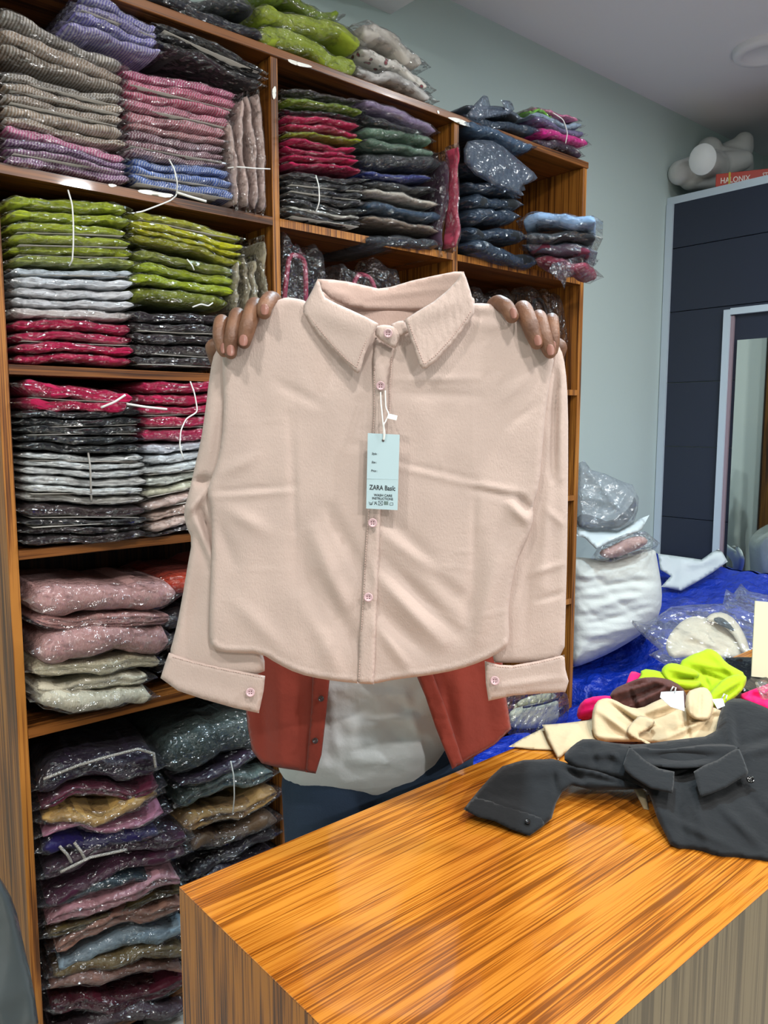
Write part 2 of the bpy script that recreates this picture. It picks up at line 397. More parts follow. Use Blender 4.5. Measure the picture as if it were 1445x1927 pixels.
for r_, z_ in ((0.001, 0.012), (.075, .012), (.085, .0), (.115, .0), (.125, .012), (.125, .03)):
    vs += [(r_*math.cos(2*PI*k/n), r_*math.sin(2*PI*k/n), z_) for k in range(n)]
mk('plate', vs, [(j*n+k, j*n+(k+1) % n, (j+1)*n+(k+1) % n, (j+1)*n+k) for j in range(5) for k in range(n)], M_ceil, t, local=True)

# navy partition with mirror
pt = thing('navy_partition', 'navy boarded partition with pale edging in the room corner', 'partition', (XR, 1.4, 0))
MB().box(XR+.031, XR+.9, 0.2, DB-.002, 2.55, 2.6).build('deck', M_navy, pt, smooth=False)
zs = [0.0, .30, .66, 1.02, 1.38, 1.70, 2.05, 2.36, 2.595]
for a, b in zip(zs[:-1], zs[1:]):
    bevel(MB().box(XR, XR+.03, .2, DB-.002, a+.0015, b-.0015).build('board', M_navy, pt, smooth=False), .002)
MB().box(XR-.004, XR+.04, .2, DB-.002, 2.575, 2.61).build('top_edging', M_white, pt, smooth=False)
MB().box(XR-.012, XR+.0, DB-.04, DB-.004, 0, 2.575).build('side_edging', M_white, pt, smooth=False)
mr = thing('wall_mirror', 'tall mirror with thin white surround on the navy partition', 'mirror', (XR-.02, 1.4, .8))
MB().box(XR-.024, XR-.001, 1.79, 1.822, .75, 2.03).build('frame_upright', M_white, mr, smooth=False)
MB().box(XR-.024, XR-.001, 1.02, 1.79, 2.005, 2.035).build('frame_rail', M_white, mr, smooth=False)
MB().box(XR-.014, XR-.001, 1.775, 1.79, .75, 2.0).build('peeling_tape', plain('old_tape', (150, 132, 140), .6), mr, smooth=False)
mm, nt_, b_ = newm('mirror_glass'); b_.inputs['Metallic'].default_value = 1; b_.inputs['Roughness'].default_value = .02; b_.inputs['Base Color'].default_value = (.82, .86, .82, 1)
MB().box(XR-.018, XR-.002, 1.05, 1.752, .78, 1.885).build('glass', mm, mr, smooth=False)

# ---------------------------------------------------------------- shelving unit
su = thing('shelving_unit', 'brown wood laminate shelving unit packed with bagged garments', 'shelving unit', (1.47, 1.95, 0))
XS = [.465, 1.137, 1.792, 2.455]; TH = .021; ZS = [.05, .44, .835, 1.23, 1.62, 2.02]; ZT = 2.43
for i, x in enumerate(XS):
    o = MB().box(x, x+TH, DS, DB-.012, 0, ZT-.022).build('side_panel' if i in (0, 3) else 'divider', M_post, su, smooth=False); bevel(o, .0015)
for i in range(3):
    for z in ZS:
        if z == .44 and i == 0: continue
        o = MB().box(XS[i]+TH+.0005, XS[i+1]-.0005, DS+.002, DB-.012, z-.02, z).build('shelf', M_shelf, su, smooth=False); bevel(o, .0015)
        MB().box(XS[i]+TH+.0006, XS[i+1]-.0006, DS, DS+.0019, z-.02, z).build('edge_band', M_post if i else M_shelf, o, smooth=False)
bevel(MB().box(XS[0]-.004, XS[3]+TH+.004, DS-.004, DB-.012, ZT-.022, ZT).build('top_board', M_shelf, su, smooth=False), .002)
MB().box(XS[0], XS[3]+TH, DB-.012, DB-.002, 0, ZT).build('back_board', M_back, su, smooth=False)
glare_mat = plain('tape_glare_white', (245, 245, 238), .3)  # glare on peeling tape film, put in as white patches on the board edges
def glare_patch(poly, Y):
    relief('tape_glare', poly, yplane(Y), glare_mat, su, thick=.0008, step=5, er=3, edge=.0003, ch=1)
glare_patch([(541, 110), (560, 116), (588, 124), (585, 128), (560, 124), (543, 117)], DS-.006)
glare_patch([(840, 220), (862, 222), (880, 230), (895, 236), (890, 240), (868, 235), (850, 226)], DS-.006)
glare_patch([(822, 208), (826, 208), (827, 214), (824, 214)], DS-.006)
glare_patch([(511, 170), (518, 160), (520, 170), (519, 184), (514, 188)], DS-.003)
glare_patch([(202, 346), (214, 346), (222, 350), (208, 353)], DS-.0015)
glare_patch([(258, 357), (280, 357), (300, 362), (330, 366), (318, 373), (290, 368), (262, 363)], DS-.0015)

# ---------------------------------------------------------------- bagged garments
def slab(L, dep, th, seed, lobes=2, ind=.007, sag=.004, nu=18, nc=30, grow=0.0, tip=0.0, rough=1.0, sp=None):
    rs = np.random.RandomState(seed); ph = rs.rand(8)*6
    if sp is not None: ph[:3] = np.random.RandomState(sp).rand(3)*6
    V = []; F = []; Lh = L/2+grow+tip
    us = [-1+2*i/nu for i in range(nu+1)]
    us = [math.sin(u*PI/2)*.5+u*.5 for u in us]
    for u in us:
        x = u*Lh
        if tip > 0: core = (L/2)/Lh; e = 1.0 if abs(u) < core*.93 else max(.05, 1-((abs(u)-core*.93)/(1-core*.93))**.8)
        else: e = max(.16, (1-abs(u)**(22 if ind < .0101 else 9)))**.55
        zc = sag*(math.sin(u*2.1+ph[0])+.6*math.sin(u*4.3+ph[1])+.25*math.sin(u*9+ph[2]))*rough
        yo = .006*(math.sin(u*3+ph[3])+.5*math.sin(u*8+ph[4]))
        tv = 1+.10*math.sin(u*5+ph[5])+.06*math.sin(u*11+ph[6])
        for k in range(nc):
            a = 2*PI*k/nc+PI; ca, sa = math.cos(a), math.sin(a)
            hz = (th/2+grow)*e*tv; zn = math.copysign(abs(sa)**.75, sa)
            y = dep/2+(dep/2+grow)*math.copysign(abs(ca)**.28, ca)*(1 if tip else (.97+.03*e))
            z = zn*hz
            if ca < 0 and ind:
                g = abs(math.sin(PI*lobes*(zn+1)/2))**.5
                y += ind*(1-g)*min(1, abs(ca)*3)+yo
            z += zc+.0015*math.sin(u*17+k*.9+ph[7])*rough
            V.append((x, y, z))
    for i in range(nu):
        for k in range(nc): F.append((i*nc+k, i*nc+(k+1) % nc, (i+1)*nc+(k+1) % nc, (i+1)*nc+k))
    F.append(tuple(range(nc))[::-1]); F.append(tuple(nu*nc+k for k in range(nc)))
    return V, F
seedc = [100]
def pack(p0, p1, thpx, m, label, group, Y=DS-.008, dep=.3, lobes=2, fm=None, ind=.010, sag=.003, cat='packaged garment', name='bagged_shirt', card=True, tip=.014, yaw=0, sp=None, part='garment', rough=1.0, deco=None):
    seedc[0] += 1; s = seedc[0]
    jit = random.random()*.014
    Ya, Yb = (Y if isinstance(Y, tuple) else (Y, Y)); Ya -= jit; Yb -= jit; Y = min(Ya, Yb)
    a = onY(*map(float, p0), Ya); b = onY(*map(float, p1), Yb)
    if max(a[2], b[2]) < ZT and Y+dep > DS and Y > DS-.12:      # keep between the upright boards
        mx_ = (a[0]+b[0])/2
        for i in range(3):
            lo, hi = XS[i]+TH+.004, XS[i+1]-.004
            if lo < mx_ < hi and abs(b[0]-a[0]) > .06:
                lo += tip*.8; hi -= tip*.8
                if a[0] < lo: a = a+(b-a)*(lo-a[0])/(b[0]-a[0])
                if b[0] > hi: b = a+(b-a)*(hi-a[0])/(b[0]-a[0])
    d = b-a; L = float(np.linalg.norm(d)); ang = math.atan2(d[2], math.hypot(d[0], d[1])) if abs(d[0]) > .3*abs(d[2]) or abs(d[1]) > 1e-6 else math.atan2(d[2], d[0])
    yaw = math.atan2(d[1], d[0]) if Ya != Yb else 0
    mid = (a+b)/2; tm = float(Y/ray(float(p0[0]+p1[0])/2, float(p0[1]+p1[1])/2)[1]); th = thpx*tm/FPX
    dep = min(dep, DB-.02-Y) if mid[2] < ZT else dep
    t = thing(name, label, cat, mid, group, (0, -ang, yaw))
    V, F = slab(L-.006, dep, th*.92, s, lobes, ind, sag, rough=rough, sp=sp)
    mk(part, V, F, m, t, local=True)
    V, F = slab(L-.006, dep, th*.92, s, lobes, ind*.35, sag, grow=.0016, tip=tip, rough=rough, sp=sp)
    mk('clear_bag', V, F, fm or M_film, t, local=True, recalc=False)
    rs = random.Random(s)
    if card and rs.random() < .4:
        w = L*.45; z0 = -th*.45; dz = rs.uniform(-.002, .003)
        mb = MB(); n = 10; vs = []
        for i in range(n+1):
            x = -w+2*w*i/n; zz = z0+sag*.6*math.sin(x*9+s)+dz*(i/n)
            yf = .001+.003*rs.random()
            vs += [(x, yf, zz), (x, dep*.9, zz), (x, dep*.9, zz-.001), (x, yf, zz-.001)]
        fs = []
        for i in range(n):
            for k in range(4): fs.append((i*4+k, i*4+(k+1) % 4, (i+1)*4+(k+1) % 4, (i+1)*4+k))
        fs += [(0, 1, 2, 3), (n*4+3, n*4+2, n*4+1, n*4)]
        mb.add(vs, fs); mk('backing_card', mb.v, mb.f, M_card, t, local=True)
    if deco: deco(t, L, th)
    return t
ORD = ['bottom', 'second from bottom', 'third from bottom', 'fourth from bottom', 'fifth from bottom', 'sixth from bottom', 'seventh from bottom']
def stack(q, items, desc, place, **k):
    """q = BL, BR, TL, TR surveyed corners of the stack's front; items = colours from the bottom up."""
    (bl, br, tl, tr) = [np.array(p, float) for p in q]; n = len(items); acc = 0; out = []; sp = random.randint(1, 9999)
    items = [(it[0], it[1]*random.uniform(.82, 1.18)) if isinstance(it[0], tuple) else (it, random.uniform(.82, 1.18)) for it in items]; tot = sum(i[1] for i in items)
    for i, it in enumerate(items):
        rgb, w = (it[0], it[1]) if isinstance(it[0], tuple) else (it, 1)
        u = (acc+w/2)/tot; acc += w
        jl, jr = random.uniform(-4, 4), random.uniform(-5, 5)
        p0 = bl+(tl-bl)*u+np.array([jl, 0]); p1 = br+(tr-br)*u+np.array([jr, 0])
        th = (np.linalg.norm(bl-tl)+np.linalg.norm(br-tr))/2*w/tot
        o = 'top' if i == n-1 else ORD[i]
        kk = dict(k); kind = kk.pop('kind', 'weave')
        m = rgb if not isinstance(rgb, tuple) else cloth(rgb, kind)
        out.append(pack(p0, p1, th*1.02, m, '%s, %s in stack %s' % (desc if isinstance(desc, str) else desc[i], o, place), (desc if isinstance(desc, str) else desc[0])+' '+place, lobes=random.choice([1, 2, 2, 3]), sp=sp, **kk))
    return out
def strap(pts_px, Y, label, r=.0017, group='white binding straps', m=None):
    p = [onY(float(a), float(b), Y-(c[0] if c else 0)) for a, b, *c in pts_px]
    P = []
    for i in range(len(p)-1):
        for k in range(6): P.append(p[i]+(p[i+1]-p[i])*k/6)
    P.append(p[-1]); P = np.array(P)
    for _ in range(2): P[1:-1] = (P[:-2]+2*P[1:-1]+P[2:])/4
    o = MB().tube(P, r, 8).build('binding_strap', m or M_tie); setp(o, label, 'strap', group); return o
PP, MV, BG, BL, PK = (150, 104, 150), (140, 96, 118), (156, 136, 116), (78, 110, 188), (206, 96, 132)
S = 'on the top left shelf'
stack([(-18, 306), (245, 342), (-18, 222), (240, 290)], [(140, 96, 138), (146, 98, 140), (132, 92, 140), (200, 108, 150)], 'mauve striped bagged shirt', 'at left of top shelf', kind='stripe')
stack([(-18, 221), (240, 286), (-18, 122), (232, 182)], [BG, (164, 142, 120), (148, 130, 112), BG, (136, 126, 114)], 'beige striped bagged shirt', 'above the mauve stack, top left shelf', kind='stripe')
stack([(-18, 92), (238, 180), (-18, 0), (226, 112)], [(138, 122, 106), (166, 144, 124), (132, 124, 114)], 'slumped grey-beige striped bagged shirt', 'far left, top left shelf', kind='stripe', ind=.01)
stack([(248, 337), (455, 382), (248, 293), (430, 318)], [(76, 108, 190), (80, 114, 196), (84, 116, 192)], 'blue striped bagged shirt', 'mid top left shelf', kind='stripe')
stack([(240, 292), (432, 318), (238, 224), (425, 262)], [(120, 76, 92), (136, 80, 96), (126, 80, 96), (180, 110, 116)], 'plum striped bagged shirt', 'above the blue stack, top left shelf', kind='stripe')
stack([(238, 222), (428, 262), (231, 118), (446, 172)], [(190, 110, 124), (196, 98, 126), (206, 88, 122), (210, 84, 124), (196, 84, 128)], 'pink striped bagged shirt', 'mid top left shelf', kind='stripe')
stack([(120, 58), (305, 104), (165, -22), (300, 44)], [(134, 126, 190), (130, 124, 196), (140, 132, 196), (120, 116, 186)], 'lavender striped bagged shirt', 'leaning under the top board, left', kind='stripe')
stack([(305, 92), (492, 164), (298, 32), (505, 128)], [(46, 42, 44), (40, 38, 40), (34, 34, 36)], 'black bagged shirt', 'under the top board, left', sag=.004)
for i, (a, b) in enumerate([((448, 385), (432, 222)), ((466, 389), (452, 186)), ((483, 393), (470, 178)), ((499, 396), (487, 172))]):
    pack(a, b, 18, cloth((206, 182, 174)), 'pale pink bagged shirt standing upright, %s of four by the divider' % ['leftmost', 'second', 'third', 'rightmost'][i], 'pale pink upright shirts on the top left shelf', lobes=1, card=False)
strap([(428, 316, .012), (450, 314, .03), (480, 317, .03), (508, 318, .01)], DS, 'thin white strap round the upright pale pink shirts')
strap([(318, 300, .02), (328, 318, .03), (334, 345, .03), (332, 368, .012), (320, 378, .035), (268, 398, .04), (256, 400, .04)], DS, 'white strap hanging from the blue striped shirts')
strap([(332, 362, .03), (360, 371, .045), (388, 379, .05)], DS, 'short white strap end beside the blue striped shirts', r=.003)

S = 'on the second left shelf'
G1 = (166, 180, 42)
stack([(5, 500), (254, 505), (3, 362), (238, 382)], [((146, 156, 66), 1.1), G1, G1, G1, (168, 182, 48), ((160, 174, 44), 1.2)], 'lime green bagged shirt', 'tied, far left, second shelf')
stack([(5, 592), (252, 606), (4, 500), (250, 507)], [(222, 214, 212), (224, 226, 230), (226, 228, 232), (220, 224, 230), (196, 206, 214)], 'white bagged shirt', 'under the lime stack, second shelf')
stack([(10, 684), (254, 689), (8, 594), (250, 608)], [(186, 16, 74), (190, 18, 78), (188, 18, 78), (184, 16, 74)], 'magenta bagged shirt', 'under the white stack, second shelf')
stack([(252, 452), (456, 500), (248, 396), (462, 436)], [(150, 150, 36), (192, 190, 26), (202, 202, 30), (176, 178, 46)], 'yellow lime bagged shirt', 'right of tied lime stack', sag=.004)
stack([(243, 570), (436, 586), (250, 462), (440, 506)], [((118, 128, 30), 1.6), (162, 180, 34), (152, 168, 38), (128, 136, 52)], 'olive lime bagged shirt', 'below the yellow lime stack', sag=.004)
stack([(250, 686), (425, 694), (250, 580), (425, 592)], [(44, 34, 38), (48, 36, 40), (44, 34, 38), (46, 36, 40), (44, 34, 38)], 'dark brown bagged shirt', 'left of the hand, second shelf')
for i, (a, b) in enumerate([((446, 585), (448, 490)), ((466, 588), (464, 482)), ((484, 590), (481, 488)), ((504, 592), (496, 452))]):
    pack(a, b, 17, cloth((160, 150, 126)), 'khaki bagged shirt standing upright, %s of four behind the fingers' % ['leftmost', 'second', 'third', 'rightmost'][i], 'khaki upright shirts on the second left shelf', lobes=1, card=False)
strap([(128, 358, .01), (136, 385, .03), (138, 420, .03), (138, 460, .03), (136, 490, .025), (130, 500, .01)], DS, 'white strap round the tied lime stack')
strap([(352, 488, .02), (362, 500, .03), (365, 508, .025)], DS, 'short thin white tie on the olive lime shirts', r=.0016)
strap([(362, 578, .03), (378, 572, .035), (392, 576, .04), (400, 570, .03)], DS, 'knotted white strap end at the foot of the olive stack')

S = 'on the third left shelf'
stack([(16, 778), (232, 768), (14, 706), (262, 738)], [(176, 16, 70), (186, 18, 76)], 'magenta bagged shirt', 'above the black stack, third shelf', sag=.006, tip=.03)
stack([(30, 850), (270, 852), (20, 778), (262, 766)], [(30, 32, 36), (26, 30, 34), (30, 32, 36), (28, 30, 34), (36, 34, 38)], 'black bagged shirt', 'left on the third shelf')
stack([(34, 946), (276, 950), (26, 852), (272, 856)], [(214, 212, 206), (220, 222, 220), (216, 218, 216), (222, 226, 226), (218, 222, 222), (210, 214, 214)], 'white bagged shirt', 'tied, left on the third shelf')
stack([(40, 1036), (276, 1012), (32, 948), (274, 952)], [(50, 40, 42), (48, 38, 40), (36, 34, 38), ((60, 44, 46), 1.5)], 'dark brown bagged shirt', 'at bottom left, third shelf')
stack([(272, 832), (440, 826), (266, 716), (440, 712)], [(176, 30, 80), (190, 18, 76), (188, 18, 76), (186, 18, 74), (188, 18, 78)], 'magenta bagged shirt', 'beside the sleeve, third shelf')
stack([(276, 940), (440, 908), (270, 834), (440, 828)], [(214, 214, 190), (216, 222, 214), (214, 220, 220), (210, 216, 220), (206, 210, 220)], 'white bagged shirt', 'beside the sleeve, third shelf')
stack([(282, 1009), (440, 986), (278, 942), (440, 910)], [((70, 60, 62), .5), (214, 188, 176), (216, 190, 178), (214, 188, 178)], ['thin grey bagged shirt', 'pale pink bagged shirt', 'pale pink bagged shirt', 'pale pink bagged shirt'], 'lowest beside the sleeve, third shelf')
strap([(166, 852, .015), (170, 880, .03), (171, 915, .03), (172, 944, .02)], DS, 'thin grey strap round the tied white shirts', r=.0022, m=plain('grey_strap', (150, 146, 140), .5))
strap([(358, 718, .02), (366, 740, .03), (372, 775, .035), (350, 788, .04), (340, 810, .045), (338, 840, .045), (345, 862, .04)], DS, 'looped white strap hanging over magenta and white shirts')
strap([(190, 767, .03), (215, 757, .045), (236, 743, .05)], DS, 'white strap end poking out above black shirts', r=.0026)
strap([(238, 760, .03), (275, 766, .04), (314, 770, .045)], DS, 'flat white strap end between black and magenta shirts', r=.0026)

S = 'on the fourth left shelf'
KP, KI = (196, 150, 146), (214, 206, 182)
def bag(p0, p1, th, rgb, label, group, kind='weave', fm=None, **k):
    k.setdefault('lobes', 1); k.setdefault('card', False); k.setdefault('sag', .007); k.setdefault('tip', .022); k.setdefault('name', 'bagged_garment')
    return pack(p0, p1, th, rgb if not isinstance(rgb, tuple) else cloth(rgb, kind), label, group, fm=fm or M_film_thick, **k)
g = 'knitwear bags '+S
bag((52, 1332), (288, 1308), 44, KI, 'ivory knitted garment in clear bag, lowest on the fourth left shelf', g, 'knit', lobes=1, Y=DS-.02)
bag((52, 1300), (280, 1278), 32, KI, 'ivory knitted garment in clear bag, between ivory and ivory rolls', g, 'knit', lobes=2, Y=DS-.005)
bag((50, 1262), (306, 1252), 36, (218, 208, 178), 'ivory folded garment directly under the dusty pink bags', g, 'knit', lobes=2)
bag((78, 1222), (322, 1206), 66, KP, 'dusty pink ribbed garment, lowest pink bag on the fourth left shelf', g, 'knit', Y=DS-.02)
bag((70, 1170), (326, 1166), 34, (190, 142, 136), 'dusty pink garment, middle pink bag on the fourth left shelf', g, 'knit', lobes=3, ind=.02)
bag((60, 1126), (334, 1126), 62, KP, 'plump dusty pink garment, topmost bag on the fourth left shelf', g, 'knit', Y=DS-.01)
bag((300, 1106), (450, 1085), 42, (196, 60, 22), 'orange garment in clear bag beside the pink knitwear', g, Y=DS+.03)
for i in range(3): bag((312, 1262-44*i), (470, 1226-42*i), 40, (46, 38, 40), 'dark garment under the orange one, %s of three' % ['lowest', 'middle', 'highest'][i], g, Y=DS+.05)

g = 'party wear bags on the lower left shelf'
def bagl(*a, **k): return bag(*a, **k)
glit = plain('silver_glitter', (196, 190, 182), .35, metal=.6, bump=(400, 1, 2, .004))
def trim(pts):
    def f(t, L, th):
        P = [np.array((x*L, y, z*th)) for x, y, z in pts]
        Q = [P[i]+(P[i+1]-P[i])*k/6 for i in range(len(P)-1) for k in range(6)]+[P[-1]]
        mb = MB().tube(Q, .0035, 8); mk('glitter_trim', mb.v, mb.f, glit, t, local=True)
    return f
L5 = [((92, 1992), (352, 1946), 40, (58, 40, 56), 'satin', 'dusky violet garment resting on the lowest board'),
      ((88, 1950), (350, 1906), 38, (84, 62, 70), 'satin', 'dull plum garment second from the lowest board'),
      ((78, 1905), (350, 1862), 44, (96, 30, 48), 'satin', 'dark red shiny garment at the foot of the pile'),
      ((84, 1858), (350, 1828), 30, (150, 110, 96), 'satin', 'rosy brown garment near the foot of the pile'),
      ((100, 1838), (350, 1795), 36, (120, 98, 54), 'satin', 'olive gold garment below the light blue one'),
      ((110, 1808), (350, 1757), 44, (150, 172, 186), 'satin', 'light blue satin garment low in the pile'),
      ((105, 1772), (350, 1712), 42, (176, 128, 110), 'satin', 'salmon brown garment above the light blue one'),
      ((88, 1758), (345, 1688), 22, (100, 86, 48), 'satin', 'thin olive garment under the baby pink one'),
      ((80, 1738), (342, 1664), 38, (206, 150, 160), 'satin', 'baby pink satin garment in frosted bag'),
      ((76, 1708), (330, 1645), 26, (22, 46, 56), 'satin', 'dark teal garment above the baby pink one'),
      ((72, 1690), (350, 1608), 34, (70, 28, 52), 'satin', 'dark plum garment above the teal one'),
      ((70, 1652), (352, 1570), 36, (58, 28, 48), 'satin', 'plum garment with silver neck trim'),
      ((66, 1618), (300, 1558), 42, (34, 26, 84), 'satin', 'deep violet garment with two glitter bands'),
      ((66, 1588), (312, 1530), 22, (176, 116, 140), 'satin', 'mauve pink garment under the mustard one'),
      ((62, 1556), (300, 1506), 34, (184, 146, 84), 'satin', 'mustard crumpled garment in the lower left pile'),
      ((60, 1524), (300, 1474), 28, (92, 30, 52), 'satin', 'burgundy garment above the mustard one'),
      ((58, 1478), (300, 1440), 56, (42, 28, 48), 'satin', 'dark purple garment with silver trim on top of pile')]
for p0, p1, th, c, kd, lb in L5:
    d = None
    if 'neck trim' in lb: d = trim([(-.4, -.012, .1), (-.2, -.014, .45), (.05, -.014, .3)])
    if 'glitter bands' in lb:
        def d(t, L, th):
            trim([(-.36, -.01, .45), (-.3, -.016, 0), (-.27, -.012, -.45)])(t, L, th); trim([(-.24, -.01, .45), (-.19, -.016, 0), (-.16, -.012, -.45)])(t, L, th)
    if 'on top of pile' in lb: d = trim([(-.47, -.008, .2), (-.2, -.01, .5), (0, -.008, .62), (.3, -.006, .75), (.44, -.006, .5), (.46, -.008, 0)])
    bag(p0, p1, th, c, lb, g, kd, deco=d, Y=(DS+.02, DS-.035), tip=.02, lobes=random.choice([1, 2]), ind=.012, rough=1.8)
g = 'party wear bags behind the counter'
R5 = [((350, 1760), (560, 1662), 34, (40, 36, 44), 'black garment behind the counter corner'), ((350, 1722), (560, 1628), 34, (60, 48, 40), 'dark brown garment behind the counter corner'),
      ((356, 1684), (560, 1592), 32, (44, 34, 48), 'dark plum garment beside the jeans'), ((360, 1646), (560, 1558), 32, (38, 32, 38), 'black shiny garment beside the jeans'),
      ((358, 1606), (560, 1522), 40, (96, 74, 54), 'brown satin garment beside the jeans'), ((350, 1560), (560, 1484), 36, (160, 126, 78), 'gold crumpled garment beside the jeans'),
      ((344, 1512), (560, 1438), 40, (92, 108, 104), 'grey green garment below the rust shirt hem'), ((344, 1478), (560, 1408), 26, (52, 36, 58), 'dark violet garment under the grey green bag'),
      ((318, 1418), (540, 1376), 84, (70, 84, 80), 'large grey green garment bag left of the rust shirt')]
for p0, p1, th, c, lb in R5: bag(p0, p1, th, c, lb, g, 'satin', Y=DS+.0, lobes=random.choice([1, 2]), ind=.014, rough=1.5)
strap([(434, 1432, .03), (440, 1460, .045), (441, 1500, .045), (438, 1530, .03)], DS, 'clear strap round the grey green bags')
# bottom and middle compartments behind the man, glimpsed around him
for i, z in enumerate((.05, .44)):
    pass

S = 'in the upper middle compartment'
col = [((522, 163), (682, 191), 12, (58, 50, 54), 'charcoal'), ((524, 180), (686, 211), 15, (120, 146, 30), 'moss green'), ((524, 201), (682, 224), 7, (40, 42, 46), 'black'),
       ((522, 214), (682, 236), 15, (200, 26, 88), 'bright pink'), ((522, 231), (676, 252), 14, (196, 24, 84), 'bright pink'), ((525, 247), (682, 264), 11, (140, 150, 24), 'olive yellow'),
       ((522, 262), (672, 280), 12, (190, 24, 84), 'bright pink'), ((522, 277), (672, 293), 11, (196, 24, 88), 'bright pink'), ((522, 291), (674, 304), 11, (196, 24, 84), 'bright pink'), ((522, 305), (680, 319), 13, (186, 24, 80), 'bright pink')]
pos = ['topmost', 'second from top', 'third from top', 'first pink one from top', 'second pink one from top', 'between pink ones', 'third pink one from top', 'fourth pink one from top', 'fifth pink one from top', 'lowest pink one']
for (a, b, th, c, nm), ps in zip(col, pos):
    pack(a, b, th, cloth(c), '%s bagged shirt, %s, mixed stack right of divider' % (nm, ps), 'mixed stack '+S, lobes=1, card=False)
stack([(526, 398), (684, 430), (524, 318), (690, 334)], [(32, 34, 38), ((190, 186, 176), .5), (30, 32, 36), (34, 34, 38), (28, 30, 36), (32, 34, 38), (36, 32, 38)],
      ['black bagged shirt', 'ivory bagged shirt']+['black bagged shirt']*5, 'under the pink ones, mixed stack', sag=.004)
strap([(594, 330, .02), (600, 350, .03), (601, 380, .03), (594, 400, .015)], DS, 'grey strap round the black shirts under the pink ones')
g = 'soft bags '+S
for a, b, th, c, lb in [((694, 447), (826, 462), 26, (36, 40, 46), 'black garment bag, lowest in the pile left of the red one'),
                        ((692, 408), (828, 436), 15, (130, 114, 98), 'taupe crumpled garment above the lowest black bag'),
                        ((690, 386), (832, 408), 22, (36, 66, 92), 'petrol blue garment bag in the upper middle pile'),
                        ((688, 360), (826, 380), 16, (186, 178, 164), 'cream garment bag above the petrol blue one'),
                        ((690, 342), (822, 360), 15, (28, 30, 34), 'black garment bag above the cream one'),
                        ((690, 324), (816, 338), 15, (24, 42, 120), 'royal blue garment bag in the upper middle pile'),
                        ((686, 298), (836, 309), 30, (34, 38, 42), 'black shiny garment bag under the sage ones'),
                        ((692, 266), (820, 286), 20, (92, 120, 100), 'lower sage green garment bag'),
                        ((690, 240), (816, 264), 26, (98, 128, 106), 'upper sage green garment bag'),
                        ((690, 216), (790, 250), 14, (40, 42, 46), 'thin black garment bag under the lilac one'),
                        ((690, 192), (826, 244), 24, (150, 134, 166), 'lilac garment bag slanting under the top board')]:
    bag(a, b, th, c, lb, g, sag=.004, tip=.015, lobes=1, ind=.01)
bag((836, 466), (838, 300), 26, (56, 34, 50), 'dark plum garment bag standing against the divider', g, Y=DS-.01, tip=.03)
bag((858, 466), (862, 276), 12, (176, 60, 84), 'narrow red garment bag standing in front of the divider', g, Y=DS-.045, tip=.012, dep=.05)

g = 'dark bags in the upper right compartment'
for a, b, th, c, lb in [((876, 462), (1012, 492), 30, (22, 26, 30), 'black puffy garment bag hanging over the shelf edge'),
                        ((872, 432), (984, 448), 26, (24, 28, 32), 'black garment bag second from the bottom, upper right compartment'),
                        ((872, 404), (976, 408), 28, (26, 30, 34), 'black folded garment bag in the middle, upper right compartment'),
                        ((872, 374), (976, 388), 26, (28, 32, 36), 'black garment bag under the slanting one, upper right compartment'),
                        ((874, 344), (976, 366), 22, (30, 34, 40), 'black slanting garment bag, upper right compartment'),
                        ((876, 308), (972, 342), 24, (34, 38, 46), 'black garment bag below the smoky bag, upper right compartment')]:
    bag(a, b, th, c, lb, g, fm=M_film_blue, Y=DS-.03, sag=.005, ind=.01)
o = thing('smoky_bag', 'large smoky grey poly bag with dark garment, upper right compartment', 'packaged garment', onY(940, 320, DS-.05), g)
relief('garment', [(876, 280), (905, 268), (940, 285), (985, 345), (990, 362), (950, 355), (880, 320)], yplane(DS-.05), cloth((44, 50, 62), 'satin'), o, thick=.12, er=16, edge=.02, wr=(.003, 40, 3))
relief('clear_bag', [(872, 268), (900, 262), (935, 266), (975, 300), (1014, 332), (1004, 342), (975, 352), (990, 372), (950, 360), (874, 318)], yplane(DS-.065), M_film_grey, o, thick=.15, er=14, edge=.02, wr=(.006, 30, 4))
g = 'bags jutting out at the upper right corner'
bag((1004, 488), (1104, 500), 24, (136, 40, 62), 'maroon garment bag jutting below the light blue one', g, Y=(DS-.04, DS-.2), dep=.2, fm=M_film_thick)
bag((994, 462), (1112, 474), 24, (118, 50, 70), 'maroon and grey garment bag, second of the jutting ones', g, Y=(DS-.04, DS-.2), dep=.2, fm=M_film_grey)
bag((990, 440), (1122, 448), 20, (52, 56, 62), 'grey black garment bag just below the light blue one', g, Y=(DS-.05, DS-.22), dep=.2, fm=M_film_thick)
bag((984, 412), (1122, 416), 28, (136, 164, 196), 'light blue garment bag jutting past the end post', g, Y=(DS-.05, DS-.24), dep=.2)
o = relief('empty_bag_corner', [(1040, 496), (1095, 480), (1128, 488), (1120, 500), (1090, 512), (1066, 524), (1062, 545), (1056, 530), (1030, 510)], yplane(DS-.17), M_film_thick, thick=.01, er=10, edge=.006, wr=(.004, 18, 5), ch=0)
setp(o, 'clear plastic bag corner dangling below the maroon bags', 'plastic bag')

